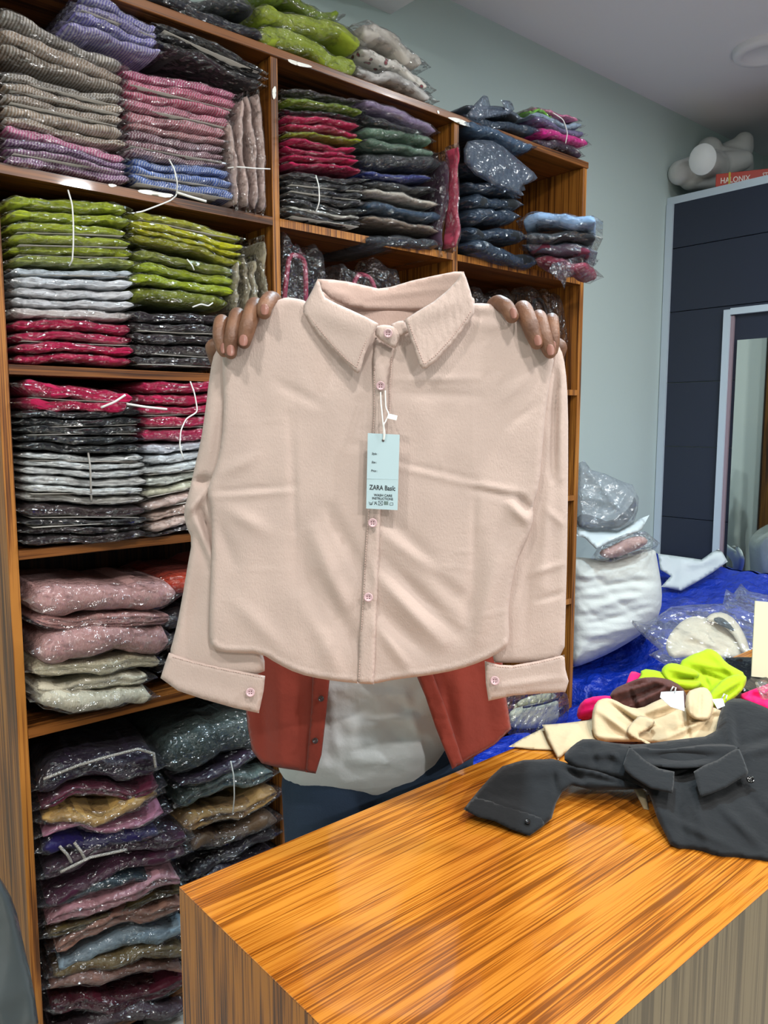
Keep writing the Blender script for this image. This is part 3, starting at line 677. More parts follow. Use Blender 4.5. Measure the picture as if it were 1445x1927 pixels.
# on top of the unit
g = 'bags on top of the shelving unit'
TY = DS+.02
for i, (a, b, th, c, lb) in enumerate([((260, -6), (497, 62), 30, (34, 36, 46), 'navy garment bag lying lowest on the left of the top board'),
                        ((300, -24), (480, 24), 26, (48, 52, 54), 'grey garment bag above the navy one on the top board'),
                        ((490, 62), (672, 118), 46, (154, 172, 50), 'lower lime green rolled garment in clear bag on the top board'),
                        ((492, 18), (680, 78), 40, (158, 176, 50), 'upper lime green rolled garment in clear bag on the top board'),
                        ((500, -14), (640, 26), 30, (120, 144, 40), 'dark lime garment bag cut by the picture top')]):
    bag(a, b, th, c, lb, g, Y=TY-.02, dep=.3, ind=.0, tip=.02, rough=1.6)
for a, b, th, c, lb in [((676, 122), (812, 182), 22, (206, 204, 200), 'flat white garment bag, lowest right of the lime ones'),
                        ((682, 98), (806, 152), 24, 'floral', 'floral print garment in clear bag between white ones'),
                        ((684, 50), (796, 112), 36, (202, 196, 186), 'plump white garment bag on top of the floral one')]:
    bag(a, b, th, floral() if c == 'floral' else c, lb, g, Y=TY-.02, dep=.28, ind=0, tip=.035, rough=1.5)
g = 'bags on top of the unit at its right end'
for a, b, th, c, lb, fm in [((884, 236), (1004, 272), 22, (92, 112, 130), 'slate grey garment bag lowest of the dark ones on top', M_film_blue),
                        ((880, 218), (1010, 246), 20, (46, 54, 60), 'charcoal garment bag, middle of the dark ones on top', M_film_blue),
                        ((884, 202), (980, 218), 18, (26, 28, 34), 'black garment bag, highest of the dark ones on top', M_film_grey),
                        ((1012, 262), (1096, 290), 20, (54, 32, 52), 'dark plum garment bag at the right end of the top', M_film_thick),
                        ((1020, 242), (1108, 274), 18, (216, 30, 140), 'hot pink garment bag at the right end of the top', M_film_thick),
                        ((1006, 226), (1100, 252), 16, (110, 100, 140), 'grey violet garment bag above the hot pink one', M_film_thick),
                        ((1000, 214), (1096, 238), 14, (150, 170, 190), 'pale blue garment bag near the top of the tied bundle', M_film_thick),
                        ((996, 208), (1040, 218), 10, (120, 190, 60), 'small green garment peeking from the tied bundle', M_film_thick),
                        ((1006, 200), (1090, 230), 8, (224, 130, 170), 'thin light pink garment topping the tied bundle', M_film_thick)]:
    bag(a, b, th, c, lb, g, Y=TY-.02, dep=.25, ind=0, tip=.02, fm=fm)
strap([(1040, 212, .03), (1060, 225, .05), (1068, 250, .05), (1064, 270, .04)], TY, 'white strap round the bundle with hot pink garment')
o = relief('empty_bag_flap', [(876, 218), (893, 196), (910, 178), (918, 182), (924, 204), (950, 206), (942, 188), (962, 190), (968, 206), (960, 214), (900, 226)], yplane(TY-.035), M_film_grey, thick=.01, er=8, edge=.004, wr=(.003, 16, 8), ch=0)
setp(o, 'crumpled grey bag mouth standing up on the dark bags', 'plastic bag')

# handbags in the second row
def handbag(px, py, w, h, Y, zbase, body, strapc, label):
    c = onY(px, py, Y); w = w*c_t(px, py, Y); 
    t = thing('handbag', label, 'handbag', (c[0], Y+.05, zbase), 'handbags wrapped in clear plastic')
    mb = MB(); V, F = slab(w, .1, h, int(px), 1, 0, .001); mb.add([(x, y-.05, z+h/2) for x, y, z in V], F); mk('body', mb.v, mb.f, plain('leather', body, .35, bump=(80, .2, 3, .003)), t, local=True)
    zt = float(c[2])-zbase
    P = [(-w*.3, -.0, h*.9), (-w*.26, -.01, zt*.8), (-.02, -.01, zt), (.03, -.01, zt*.98), (w*.28, -.01, zt*.78), (w*.32, 0, h*.9)]
    Q = []
    for i in range(len(P)-1):
        for k in range(5): Q.append(np.array(P[i])+(np.array(P[i+1])-np.array(P[i]))*k/5)
    Q.append(np.array(P[-1])); Q = np.array(Q)
    for _ in range(3): Q[1:-1] = (Q[:-2]+2*Q[1:-1]+Q[2:])/4
    mb = MB().tube(Q, .007, 8); mk('strap', mb.v, mb.f, plain('strap_leather', strapc, .4), t, local=True)
    V, F = slab(w*1.15, .12, zt*1.02, int(px)+3, 1, 0, .004, grow=.002, tip=.01, rough=2)
    mk('clear_wrap', [(x, y-.06, z+zt*.55) for x, y, z in V], F, M_film_thick, t, local=True, recalc=False)
def c_t(px, py, Y): return float(Y/ray(float(px), float(py))[1])/FPX*1.2
handbag(572, 474, 70, .2, DS+.02, 1.62, (40, 30, 34), (160, 50, 80), 'dark handbag with tall pink strap behind the collar left')
handbag(700, 512, 110, .22, DS+.04, 1.62, (44, 40, 42), (170, 60, 90), 'dark handbag with pink handle right of the tall strap')
handbag(930, 560, 90, .2, DS+.1, 1.62, (52, 48, 48), (40, 36, 38), 'dark wrapped handbag left of the right hand fingers')
handbag(1030, 560, 80, .2, DS+.06, 1.62, (58, 54, 54), (50, 46, 48), 'dark wrapped handbag behind the right hand')
for (x, y) in [(818, 494), (455, 0)]: pass
# cream bag low at the unit's end
o = thing('cream_handbag', 'cream zipped bag in clear plastic at the foot of the shelves', 'handbag', onY(1010, 1400, 1.62))
relief('body', [(962, 1335), (985, 1328), (1020, 1322), (1050, 1314), (1052, 1340), (1050, 1358), (1030, 1368), (990, 1372), (960, 1370), (955, 1350)], yplane(1.62), plain('cream_leather', (206, 206, 180), .4, bump=(30, .2, 3, .004)), o, thick=.1, er=12, edge=.03)
relief('top_panel', [(962, 1333), (985, 1312), (1040, 1302), (1050, 1312), (1020, 1321), (985, 1327)], yplane(1.66), plain('cream_leather_top', (190, 188, 160), .45), o, thick=.05, er=8, edge=.01)
p = [onY(x, y, 1.612) for x, y in [(985, 1331), (1005, 1328), (1030, 1322), (1050, 1315)]]; MB().tube(p, .004, 8).build('zip', plain('zip', (40, 36, 30), .5), o)
relief('clear_wrap', [(950, 1300), (990, 1296), (1040, 1290), (1066, 1300), (1072, 1330), (1068, 1356), (1040, 1372), (1000, 1390), (950, 1385), (944, 1340)], yplane(1.59), M_film_thick, o, thick=.16, er=14, edge=.03, wr=(.006, 22, 9))

# ---------------------------------------------------------------- counter
ct = thing('counter', 'glossy orange zebra-grain laminate sales counter in the foreground', 'counter', (1.6, .65, 0))
bevel(MB().box(.4242, 3.0, .3972, .8998, .8985, .9).build('counter_top', M_top, ct, smooth=False), .0006)
bevel(MB().box(.4242, .4422, .3972, .8998, 0, .8984).build('end_panel', M_side, ct, smooth=False), .001)
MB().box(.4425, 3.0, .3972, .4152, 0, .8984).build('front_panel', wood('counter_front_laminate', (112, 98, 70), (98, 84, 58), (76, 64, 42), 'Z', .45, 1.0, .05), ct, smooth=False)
MB().box(.4425, 3.0, .8818, .8998, 0, .8984).build('rear_panel', M_side, ct, smooth=False)

# grey plastic wrapped bundle at lower left
o = relief('plastic_wrapped_bundle', [(-30, 1610), (0, 1650), (28, 1700), (45, 1780), (62, 1850), (76, 1950), (-30, 1950)], yplane(1.55), plain('grey_plastic', (84, 92, 94), .25, bump=(5, .6, 3, .03)), thick=.08, er=16, edge=.03, wr=(.006, 60, 2, (1, .3)), ch=1)
setp(o, 'grey plastic wrapped bundle standing at the left of the shelving unit', 'bundle')

# ---------------------------------------------------------------- blue tarp heap
nx, ny = 110, 90; vs = []; fs = []
X0, X1, Y0, Y1 = 1.62, XR-.03, .96, 2.14
def tarp_z(X, Y):
    z = np.interp(X, [1.6, 2.0, 2.5, 2.85, 3.1, 3.7], [.36, .40, .47, .52, .63, .80])+.05*max(0, (Y-1.9))/.25*max(0, X-3)
    if X < 2.52 and Y > 1.70: return .3
    return z
xs = np.linspace(X0, X1, nx); ys = np.linspace(Y0, Y1, ny); GX, GY = np.meshgrid(xs, ys, indexing='ij')
wz = wrinkle(GX*300, GY*300, .016, 60, 21, (.6, 1.6), 9)+np.abs(wrinkle(GX*300, GY*300, .016, 26, 22, (1, 1), 7))
for i in range(nx):
    for j in range(ny):
        X, Y = xs[i], ys[j]; e = min(i, j, nx-1-i, ny-1-j)
        z = tarp_z(X, Y)+wz[i, j]
        if X < 2.5 and Y > 1.66: z = min(z, .42) ; z = z-(Y-1.66)*1.2
        if i < 4: z = z*(i/4)
        if j < 4: z = z*(j/4)
        z = max(z, .003)
        vs.append((X+.0, Y, z))
for i in range(nx-1):
    for j in range(ny-1): fs.append((i*ny+j, (i+1)*ny+j, (i+1)*ny+j+1, i*ny+j+1))
vs = [v for v in vs]
# keep out of the shelving unit
keep = [not (v[0] < 2.49 and v[1] > 1.74) for v in vs]
fs = [f for f in fs if all(keep[k] for k in f)]
used = sorted({k for f in fs for k in f}); remap = {k: i for i, k in enumerate(used)}
o = mk('tarpaulin', [vs[k] for k in used], [tuple(remap[k] for k in f) for f in fs], M_tarp)
setp(o, 'creased blue tarpaulin covering the goods heaped in the corner', 'tarpaulin')
o = relief('blue_plastic_sheet', [(845, 1450), (900, 1410), (960, 1380), (1005, 1378), (1000, 1400), (960, 1420), (900, 1445), (860, 1470)], zplane(.56), M_tarp, thick=.1, er=14, edge=.02, wr=(.006, 30, 3)); setp(o, 'bright blue plastic sheet edge between counter and cream bag', 'plastic sheet')
o = mk('white_sack', *(lambda r: ([tuple(v.co) for v in r.vertices], [tuple(p.vertices) for p in r.polygons]))(relief('tmp', [(1070, 1046), (1100, 1050), (1150, 1052), (1200, 1036), (1232, 1030), (1238, 1060), (1246, 1110), (1244, 1150), (1225, 1180), (1190, 1205), (1150, 1228), (1100, 1250), (1070, 1258), (1068, 1200), (1068, 1100)],
    lambda x, y: 3.05+0*x, M_sack, None, thick=.33, step=4, er=45, edge=.10, ch=1,
    folds=[seg(1090, 1060, 1230, 1040, 5, -.012), seg(1085, 1085, 1235, 1075, 6, .008), seg(1090, 1110, 1240, 1085, 5, -.008), seg(1085, 1150, 1240, 1110, 7, .008), seg(1090, 1180, 1235, 1140, 5, -.009), seg(1085, 1205, 1220, 1175, 5, .007), seg(1085, 1225, 1190, 1195, 4, -.007), seg(1110, 1075, 1150, 1110, 6, -.008), seg(1150, 1120, 1200, 1160, 6, -.006), seg(1090, 1130, 1130, 1170, 5, -.006)],
    wr=(.008, 22, 31, (.35, 1.9))).data), M_sack, local=True)
tmp = bpy.data.objects['tmp']; o.location = tmp.location; bpy.data.objects.remove(tmp)
setp(o, 'bulging white fabric sack beside the end of the shelves', 'sack')
o = thing('bagged_pink_garment', 'pale pink garments in open clear bag on the white sack', 'packaged garment', at(1170, 1040, 3.1))
relief('garment', [(1125, 1038), (1150, 1028), (1180, 1012), (1210, 1008), (1222, 1020), (1200, 1034), (1160, 1050), (1135, 1050)], lambda x, y: 3.02+0*x, cloth((200, 164, 156)), o, thick=.12, er=10, edge=.03, wr=(.006, 14, 4))
relief('clear_bag', [(1110, 1052), (1130, 1025), (1180, 1003), (1215, 1000), (1242, 1022), (1232, 1034), (1190, 1046), (1150, 1058)], lambda x, y: 2.99+0*x, M_film_thick, o, thick=.16, er=8, edge=.02, wr=(.008, 16, 6), ch=0)
o = relief('poly_mailer', [(1085, 992), (1110, 1000), (1160, 1003), (1190, 982), (1222, 969), (1216, 980), (1208, 997), (1175, 1012), (1145, 1022), (1122, 1034), (1100, 1012), (1085, 1008)], lambda x, y: 3.05+(y-1000)*-.002, M_poly, thick=.02, er=8, edge=.01, wr=(.004, 22, 12), ch=0)
setp(o, 'pale grey poly mailer squeezed on top of the white sack', 'mailer bag')
o = thing('dark_bagged_garment', 'black garment in cloudy clear bag topping the white sack', 'packaged garment', at(1130, 990, 3.1))
relief('garment', [(1086, 968), (1110, 968), (1150, 985), (1190, 950), (1192, 932), (1199, 945), (1190, 975), (1160, 998), (1100, 996), (1086, 990)], lambda x, y: 3.07+0*x, cloth((52, 56, 60)), o, thick=.15, er=10, edge=.03, wr=(.005, 14, 4))
relief('clear_bag', [(1085, 880), (1087, 872), (1100, 866), (1112, 884), (1140, 892), (1168, 905), (1190, 912), (1202, 938), (1200, 960), (1192, 985), (1160, 1002), (1110, 1000), (1085, 992)], lambda x, y: 3.04+0*x, film('cloudy_clear_film', base=.08, rough=.2, scale=7, strength=.9, haze=.38, hazecol=(168, 178, 186)), o, thick=.2, er=10, edge=.03, wr=(.012, 26, 16), ch=0, folds=[seg(1100, 880, 1190, 985, 5, .02), seg(1090, 930, 1160, 950, 5, .02), seg(1130, 900, 1120, 980, 5, -.02), seg(1180, 920, 1150, 990, 4, .02)])
o = relief('poly_mailer', [(1238, 1042), (1270, 1046), (1320, 1053), (1338, 1040), (1352, 1033), (1360, 1040), (1369, 1057), (1340, 1078), (1310, 1096), (1281, 1112), (1262, 1108), (1244, 1104), (1262, 1084), (1242, 1072)], heap(1112, .72, 1035, .90), M_poly, thick=.015, er=6, edge=.004, wr=(.005, 30, 13), ch=0, folds=[seg(1300, 1060, 1360, 1045, 8, .015)])
setp(o, 'pale grey poly mailer lying on the tarpaulin by the partition', 'mailer bag')
o = relief('poly_mailer', [(1366, 1024), (1420, 1030), (1470, 1038), (1470, 1068), (1440, 1066), (1400, 1058), (1374, 1046)], heap(1070, .80, 1024, .86), M_poly, thick=.01, er=6, edge=.004, wr=(.004, 30, 14), ch=0)
bpy.data.objects.remove(o)
# cream garments in a clear bag on the heap
o = thing('bagged_cream_garment', 'cream garment in a large crumpled clear bag on the tarpaulin', 'packaged garment', at(1320, 1240, 2.6))
TF = heap(1262, .66, 1120, .84)
CC = cloth((226, 214, 188))
relief('garment', [(1250, 1215), (1262, 1190), (1285, 1166), (1310, 1158), (1335, 1164), (1370, 1176), (1396, 1205), (1412, 1240), (1380, 1240), (1330, 1236), (1290, 1236), (1262, 1240)], TF, CC, o, thick=.08, er=9, edge=.02, wr=(.008, 20, 17), step=4,
       folds=[seg(1275, 1180, 1390, 1215, 7, .02), seg(1265, 1205, 1370, 1228, 6, -.02), seg(1290, 1190, 1380, 1235, 5, .016), seg(1270, 1225, 1340, 1215, 6, .016)])
relief('folded_edge', [(1325, 1166), (1340, 1153), (1362, 1152), (1385, 1166), (1404, 1200), (1414, 1234), (1396, 1232), (1384, 1200), (1364, 1180), (1345, 1172)], lambda x, y: TF(x, y)-.04, CC, o, thick=.03, step=4, er=8, edge=.015, folds=[seg(1345, 1160, 1405, 1225, 5, .01)])
relief('dark_garment', [(1340, 1164), (1356, 1160), (1372, 1172), (1384, 1188), (1372, 1184), (1352, 1176)], lambda x, y: TF(x, y)-.055, cloth((60, 66, 68)), o, thick=.02, step=4, er=6, edge=.008)
relief('clear_bag', [(1182, 1166), (1215, 1172), (1240, 1158), (1262, 1142), (1300, 1138), (1360, 1136), (1366, 1108), (1380, 1118), (1394, 1098), (1408, 1112), (1445, 1120), (1470, 1130), (1470, 1260), (1420, 1262), (1350, 1262), (1290, 1258), (1250, 1250), (1220, 1232), (1240, 1222), (1205, 1192)], lambda x, y: TF(x, y)-.08, M_film_big, o, thick=.14, er=10, edge=.02, wr=(.010, 26, 18), step=5, ch=0,
       folds=[seg(1200, 1175, 1290, 1225, 6, .02), seg(1250, 1160, 1330, 1145, 5, .02), seg(1366, 1112, 1420, 1240, 4, .02), seg(1395, 1105, 1380, 1160, 4, .02), seg(1240, 1240, 1340, 1250, 5, .015), seg(1220, 1200, 1260, 1245, 5, -.02), seg(1300, 1150, 1400, 1190, 5, .015)])
o = relief('black_plastic_bag', [(1350, 1238), (1412, 1236), (1450, 1240), (1450, 1300), (1400, 1312), (1380, 1280)], heap(1312, .93, 1236, .96), plain('black_plastic', (20, 22, 26), .2, bump=(16, .6, 3, .02)), thick=.05, er=10, edge=.01, wr=(.006, 24, 19)); setp(o, 'shiny black plastic bag behind the lime shirt', 'plastic bag')

# ---------------------------------------------------------------- clothes heaped on the counter
def cheap(*a): return heap(*a)
o = thing('lime_shirt', 'bright lime green shirt crumpled on top of the counter pile', 'shirt', onZ(1330, 1340, .905), 'shirts heaped on the counter')
CL = cloth((164, 190, 10))
TL_ = cheap(1340, .925, 1219, 1.01)
relief('body', [(1277, 1246), (1301, 1232), (1320, 1226), (1334, 1219), (1352, 1229), (1366, 1247), (1385, 1258), (1402, 1267), (1400, 1290), (1372, 1305), (1342, 1316), (1318, 1302), (1296, 1290), (1284, 1270)], TL_, CL, o, thick=.03, step=3.5, er=7, edge=.008,
       folds=[seg(1290, 1242, 1375, 1262, 6, .012), seg(1300, 1258, 1372, 1285, 4, -.014), seg(1338, 1228, 1392, 1280, 7, .012), seg(1296, 1270, 1340, 1300, 5, .010), seg(1320, 1262, 1338, 1305, 4, -.012)], wr=(.002, 24, 41))
relief('collar', [(1243, 1262), (1252, 1250), (1268, 1247), (1290, 1254), (1312, 1262), (1318, 1272), (1306, 1278), (1322, 1284), (1312, 1296), (1286, 1300), (1262, 1288), (1248, 1274)], lambda x, y: TL_(x, y)-.02, CL, o, thick=.03, step=3.5, er=6, edge=.010, folds=[seg(1255, 1258, 1310, 1270, 5, .012), seg(1265, 1276, 1318, 1278, 3.5, -.02), seg(1262, 1284, 1308, 1290, 5, .010)])
relief('cuff', [(1322, 1318), (1340, 1298), (1362, 1276), (1386, 1268), (1404, 1270), (1405, 1284), (1394, 1304), (1370, 1322), (1350, 1334), (1336, 1326)], lambda x, y: TL_(x, y)-.035, CL, o, thick=.03, step=3.5, er=6, edge=.012, folds=[seg(1340, 1312, 1395, 1278, 5, .010), seg(1352, 1318, 1392, 1290, 3, -.012)])
relief('sleeve', [(1205, 1276), (1206, 1258), (1240, 1262), (1252, 1270), (1262, 1290), (1245, 1300), (1225, 1290), (1150, 1318), (1145, 1312), (1180, 1290)], cheap(1320, .95, 1258, .985), CL, o, thick=.02, step=4, er=8, edge=.008, wr=(.003, 16, 42))
o = thing('hot_pink_shirt', 'hot pink shirt showing at the left of the brown one', 'shirt', onZ(1110, 1355, .905), 'shirts heaped on the counter')
CP = cloth((232, 10, 100))
relief('sleeve', [(1084, 1352), (1088, 1328), (1105, 1312), (1150, 1308), (1175, 1318), (1160, 1340), (1115, 1352), (1100, 1356)], cheap(1356, .905, 1308, .96), CP, o, thick=.02, step=4, er=10, edge=.012, folds=[seg(1090, 1345, 1150, 1325, 6, .008)])
relief('collar', [(1176, 1292), (1184, 1268), (1190, 1262), (1212, 1270), (1200, 1284)], cheap(1300, .95, 1262, .975), CP, o, thick=.01, step=4, er=5, edge=.004)
o = thing('pink_shirt', 'hot pink shirt at the right edge behind the black shirt', 'shirt', onZ(1430, 1340, .905), 'shirts heaped on the counter')
relief('body', [(1388, 1308), (1410, 1300), (1440, 1288), (1470, 1280), (1470, 1352), (1440, 1340), (1405, 1325)], cheap(1350, .92, 1280, .97), CP, o, thick=.02, step=4, er=8, edge=.01, folds=[seg(1395, 1312, 1460, 1335, 5, .01), seg(1400, 1304, 1460, 1318, 5, -.012)])
o = relief('clear_bag_scrap', [(1418, 1278), (1450, 1282), (1450, 1315), (1434, 1318), (1428, 1306)], cheap(1350, .95, 1270, .985), M_film_thick, thick=.01, er=5, edge=.004, wr=(.003, 14, 7)); setp(o, 'clear plastic bag corner over the right pink shirt', 'plastic bag')
o = thing('brown_shirt', 'chocolate brown shirt bunched between the lime and beige ones', 'shirt', onZ(1220, 1340, .905), 'shirts heaped on the counter')
relief('body', [(1145, 1312), (1155, 1296), (1180, 1285), (1205, 1275), (1240, 1274), (1270, 1282), (1292, 1302), (1296, 1345), (1200, 1350), (1150, 1340)], cheap(1350, .92, 1274, .99), cloth((84, 48, 42)), o, thick=.03, step=3.5, er=8, edge=.014,
       folds=[seg(1155, 1308, 1235, 1282, 4, .014), seg(1165, 1322, 1250, 1288, 3.5, -.018), seg(1180, 1332, 1262, 1292, 4, .014), seg(1200, 1338, 1275, 1300, 3, -.016), seg(1185, 1298, 1198, 1335, 4, -.012), seg(1225, 1280, 1285, 1300, 4, .010), seg(1170, 1296, 1230, 1278, 3, -.010)], wr=(.003, 14, 43))
o = thing('beige_shirt', 'beige shirt spread behind the black shirt with one sleeve out', 'shirt', onZ(1200, 1395, .905), 'shirts heaped on the counter')
CB = cloth((206, 182, 144))
TB2 = cheap(1405, .915, 1294, .985)
relief('body', [(1113, 1345), (1121, 1320), (1138, 1313), (1155, 1316), (1180, 1330), (1205, 1334), (1236, 1318), (1262, 1309), (1278, 1318), (1292, 1336), (1320, 1330), (1350, 1332), (1372, 1350), (1350, 1385), (1300, 1405), (1260, 1402), (1212, 1396), (1168, 1396), (1128, 1396), (1115, 1382)], TB2, CB, o, thick=.03, step=3.5, er=7, edge=.010,
       folds=[seg(1125, 1335, 1195, 1388, 7, .014), seg(1145, 1322, 1225, 1380, 4, -.016), seg(1175, 1335, 1225, 1362, 6, .010), seg(1205, 1345, 1275, 1318, 6, .014), seg(1230, 1350, 1280, 1332, 4, -.012), seg(1200, 1378, 1228, 1366, 3.5, -.022), seg(1235, 1395, 1340, 1350, 5, .012), seg(1255, 1385, 1330, 1345, 3.5, -.012), seg(1288, 1335, 1296, 1390, 4, -.014), seg(1120, 1385, 1190, 1392, 4, .006), seg(1320, 1350, 1365, 1345, 4, -.010)], wr=(.0015, 22, 44))
relief('collar', [(1288, 1332), (1292, 1302), (1312, 1294), (1328, 1293), (1338, 1304), (1343, 1320), (1340, 1345), (1330, 1358), (1300, 1352)], lambda x, y: TB2(x, y)-.02, CB, o, thick=.02, step=3.5, er=5, edge=.008, folds=[seg(1298, 1305, 1300, 1345, 4, .008), seg(1318, 1300, 1316, 1350, 3, -.006)])
relief('collar', [(1196, 1352), (1206, 1345), (1236, 1356), (1222, 1372), (1196, 1385), (1222, 1396), (1226, 1402), (1190, 1390), (1176, 1375)], lambda x, y: TB2(x, y)-.018, CB, o, thick=.004, step=3.5, er=4, edge=.004, ch=1)
relief('sleeve', [(1020, 1364), (1060, 1361), (1118, 1354), (1140, 1372), (1125, 1395), (1090, 1405), (1062, 1418), (1050, 1430), (1040, 1410), (1030, 1390)], cheap(1430, .906, 1354, .93), CB, o, thick=.01, step=4, er=6, edge=.008, folds=[seg(1060, 1400, 1080, 1375, 8, .006)], ch=0)
relief('cuff', [(957, 1405), (985, 1388), (1022, 1370), (1035, 1385), (1044, 1412), (1000, 1410)], cheap(1415, .903, 1370, .915), CB, o, thick=.006, step=4, er=5, edge=.004, ch=0)
relief('placket_strip', [(1187, 1477), (1205, 1482), (1216, 1490), (1221, 1524), (1211, 1522), (1200, 1500)], cheap(1524, .902, 1477, .91), CB, o, thick=.003, step=4, er=4, edge=.002, ch=0)
for pl, lb in (([(1244, 1302), (1286, 1300), (1288, 1338), (1262, 1330), (1242, 1312)], 'white paper tag on the beige and brown shirts'), ([(1340, 1316), (1360, 1314), (1364, 1328), (1350, 1334)], 'small white paper tag between lime and beige shirts')):
    o = thing('paper_tag', lb, 'tag', onZ(pl[0][0], pl[0][1], .97)); flat_card('card', pl, lambda x, y: float(cheap(1350, .985, 1294, 1.02)(float(pl[0][0]), float(pl[0][1])))+(y-pl[0][1])*-.0006, plain('white_card', (226, 234, 240), .6), o, .001)
    a = at(pl[0][0]+18, pl[0][1]-2, float(cheap(1350, .985, 1294, 1.02)(pl[0][0]+18., pl[0][1]-2.))-.004)
    MB().tube([a, a+np.array([0, 0, .008])+Rv*.004, a+Rv*.009+np.array([0, 0, .006]), a+Rv*.007-np.array([0, 0, .004])], .0012, 6).build('string', M_tie, o)
o = thing('black_shirt', 'black button shirt lying open-collared across the counter', 'shirt', onZ(1250, 1590, .905), 'shirts heaped on the counter')
relief('body', [(1056, 1425), (1080, 1400), (1102, 1388), (1150, 1398), (1200, 1402), (1270, 1392), (1345, 1384), (1352, 1350), (1362, 1322), (1385, 1312), (1420, 1322), (1470, 1345), (1470, 1625), (1400, 1614), (1350, 1612), (1310, 1598), (1264, 1596), (1252, 1570), (1236, 1540), (1224, 1500), (1215, 1484), (1185, 1472), (1150, 1462), (1120, 1452), (1080, 1446)], cheap(1600, .908, 1312, .975), M_black, o, thick=.02, step=5, er=14, edge=.014,
       folds=[seg(1340, 1500, 1440, 1600, 10, .01), seg(1300, 1480, 1330, 1590, 12, .008), seg(1270, 1500, 1290, 1590, 10, -.008), seg(1385, 1340, 1400, 1460, 8, -.012), seg(1365, 1330, 1380, 1420, 10, .014), seg(1400, 1400, 1470, 1380, 8, -.012), seg(1400, 1420, 1470, 1400, 8, .012), seg(1110, 1400, 1120, 1440, 6, -.01), seg(1080, 1420, 1180, 1420, 8, .012), seg(1140, 1410, 1180, 1440, 6, .01), seg(1240, 1530, 1400, 1605, 8, .006), seg(1210, 1430, 1300, 1470, 16, -.022), seg(1390, 1480, 1470, 1560, 9, -.008)], wr=(.004, 42, 45))
relief('sleeve', [(872, 1523), (890, 1500), (905, 1482), (925, 1460), (945, 1442), (985, 1430), (1040, 1428), (1075, 1438), (1130, 1450), (1190, 1470), (1222, 1484), (1180, 1486), (1120, 1488), (1076, 1478), (1058, 1490), (1046, 1512), (1038, 1540), (1020, 1556), (996, 1573), (960, 1560), (930, 1545), (900, 1538)], cheap(1573, .905, 1428, .945), M_black, o, thick=.014, step=4, er=10, edge=.012,
       folds=[seg(940, 1462, 1060, 1448, 12, .008), seg(1060, 1445, 1100, 1470, 6, -.016), seg(1075, 1442, 1180, 1470, 6, .014), seg(1090, 1470, 1180, 1482, 5, .008), seg(1040, 1450, 1050, 1500, 6, -.01), seg(915, 1500, 1020, 1535, 5, .003)], wr=(.002, 30, 46), ch=0)
relief('cuff', [(872, 1523), (893, 1498), (960, 1516), (1022, 1538), (1024, 1552), (996, 1573), (960, 1560), (930, 1545), (900, 1538)], lambda x, y: cheap(1573, .905, 1428, .945)(x, y)-.002, M_black, o, thick=.004, step=5, er=5, edge=.003, ch=0)
CT = cheap(1600, .908, 1312, .975)
relief('collar_stand', [(1176, 1430), (1190, 1400), (1240, 1412), (1300, 1404), (1350, 1398), (1392, 1404), (1385, 1425), (1340, 1440), (1300, 1446), (1262, 1446), (1220, 1440)], lambda x, y: CT(x, y)-.012+(y-1400)*-.0002, M_black, o, thick=.006, step=4, er=6, edge=.004, folds=[seg(1200, 1425, 1370, 1425, 10, -.025)])
relief('collar_leaf', [(1184, 1404), (1172, 1438), (1176, 1450), (1190, 1463), (1224, 1484), (1265, 1493), (1268, 1475), (1269, 1452), (1240, 1446), (1216, 1432), (1200, 1418)], lambda x, y: CT(x, y)-.036, M_black, o, thick=.005, step=4, er=5, edge=.005, ch=0)
relief('collar_leaf', [(1390, 1406), (1398, 1425), (1409, 1455), (1366, 1482), (1340, 1493), (1318, 1500), (1312, 1480), (1305, 1452), (1325, 1440), (1350, 1430), (1372, 1416)], lambda x, y: CT(x, y)-.036, M_black, o, thick=.005, step=4, er=5, edge=.005, ch=0)
def button(px, py, tf, rpx, m, parent, mh, tilt=0, dt=.004):
    t = float(tf(np.float64(px), np.float64(py)))-dt; c = at(px, py, t); r = rpx*t/FPX; nrm = -ray(px, py); nrm = nrm/np.linalg.norm(nrm)
    nrm = nrm*math.cos(tilt)+np.array([0, 0, 1])*math.sin(tilt); nrm /= np.linalg.norm(nrm)
    a = np.cross(nrm, [0, 0, 1.]); a /= np.linalg.norm(a); b = np.cross(nrm, a); n = 24; V = []; F = []
    for rr, hh in ((0.0001, .0006), (.62, .0006), (.72, .0014), (.9, .0016), (1, .0008), (1, -.0008), (.0001, -.0008)):
        V += [c+a*rr*r*math.cos(2*PI*k/n)+b*rr*r*math.sin(2*PI*k/n)+nrm*hh for k in range(n)]
    F = [(j*n+k, j*n+(k+1) % n, (j+1)*n+(k+1) % n, (j+1)*n+k) for j in range(6) for k in range(n)]
    o = mk('button', V, F, m, parent, label='small round button' if 0 else None)
    mb = MB()
    for s1 in (-1, 1):
        for s2 in (-1, 1):
            q = c+a*s1*r*.24+b*s2*r*.24; mb.tube([q+nrm*.0004, q+nrm*.0009], r*.13, 8)
    mk('button_holes', mb.v, mb.f, mh, o, local=False) if False else None
    me = mk('thread_holes', [v for v in mb.v], mb.f, mh, parent); me.parent = o; me.location = (0, 0, 0)
    return o
M_bh = plain('black_thread', (40, 40, 44), .5)
button(1412, 1467, CT, 7, M_blackbtn, o, M_bh, .8, .016)
button(993, 1546, cheap(1573, .905, 1428, .945), 5.5, M_blackbtn, o, M_bh, .8, .007)
# cream board standing at the right edge
o = flat_card('cream_card', [(1421, 1131), (1500, 1138), (1500, 1282), (1414, 1273)], lambda x, y: 1.72+0*x, plain('cream_card', (232, 230, 200), .6), None, .003); setp(o, 'plain cream card leaning on the clothes at the right edge', 'card')

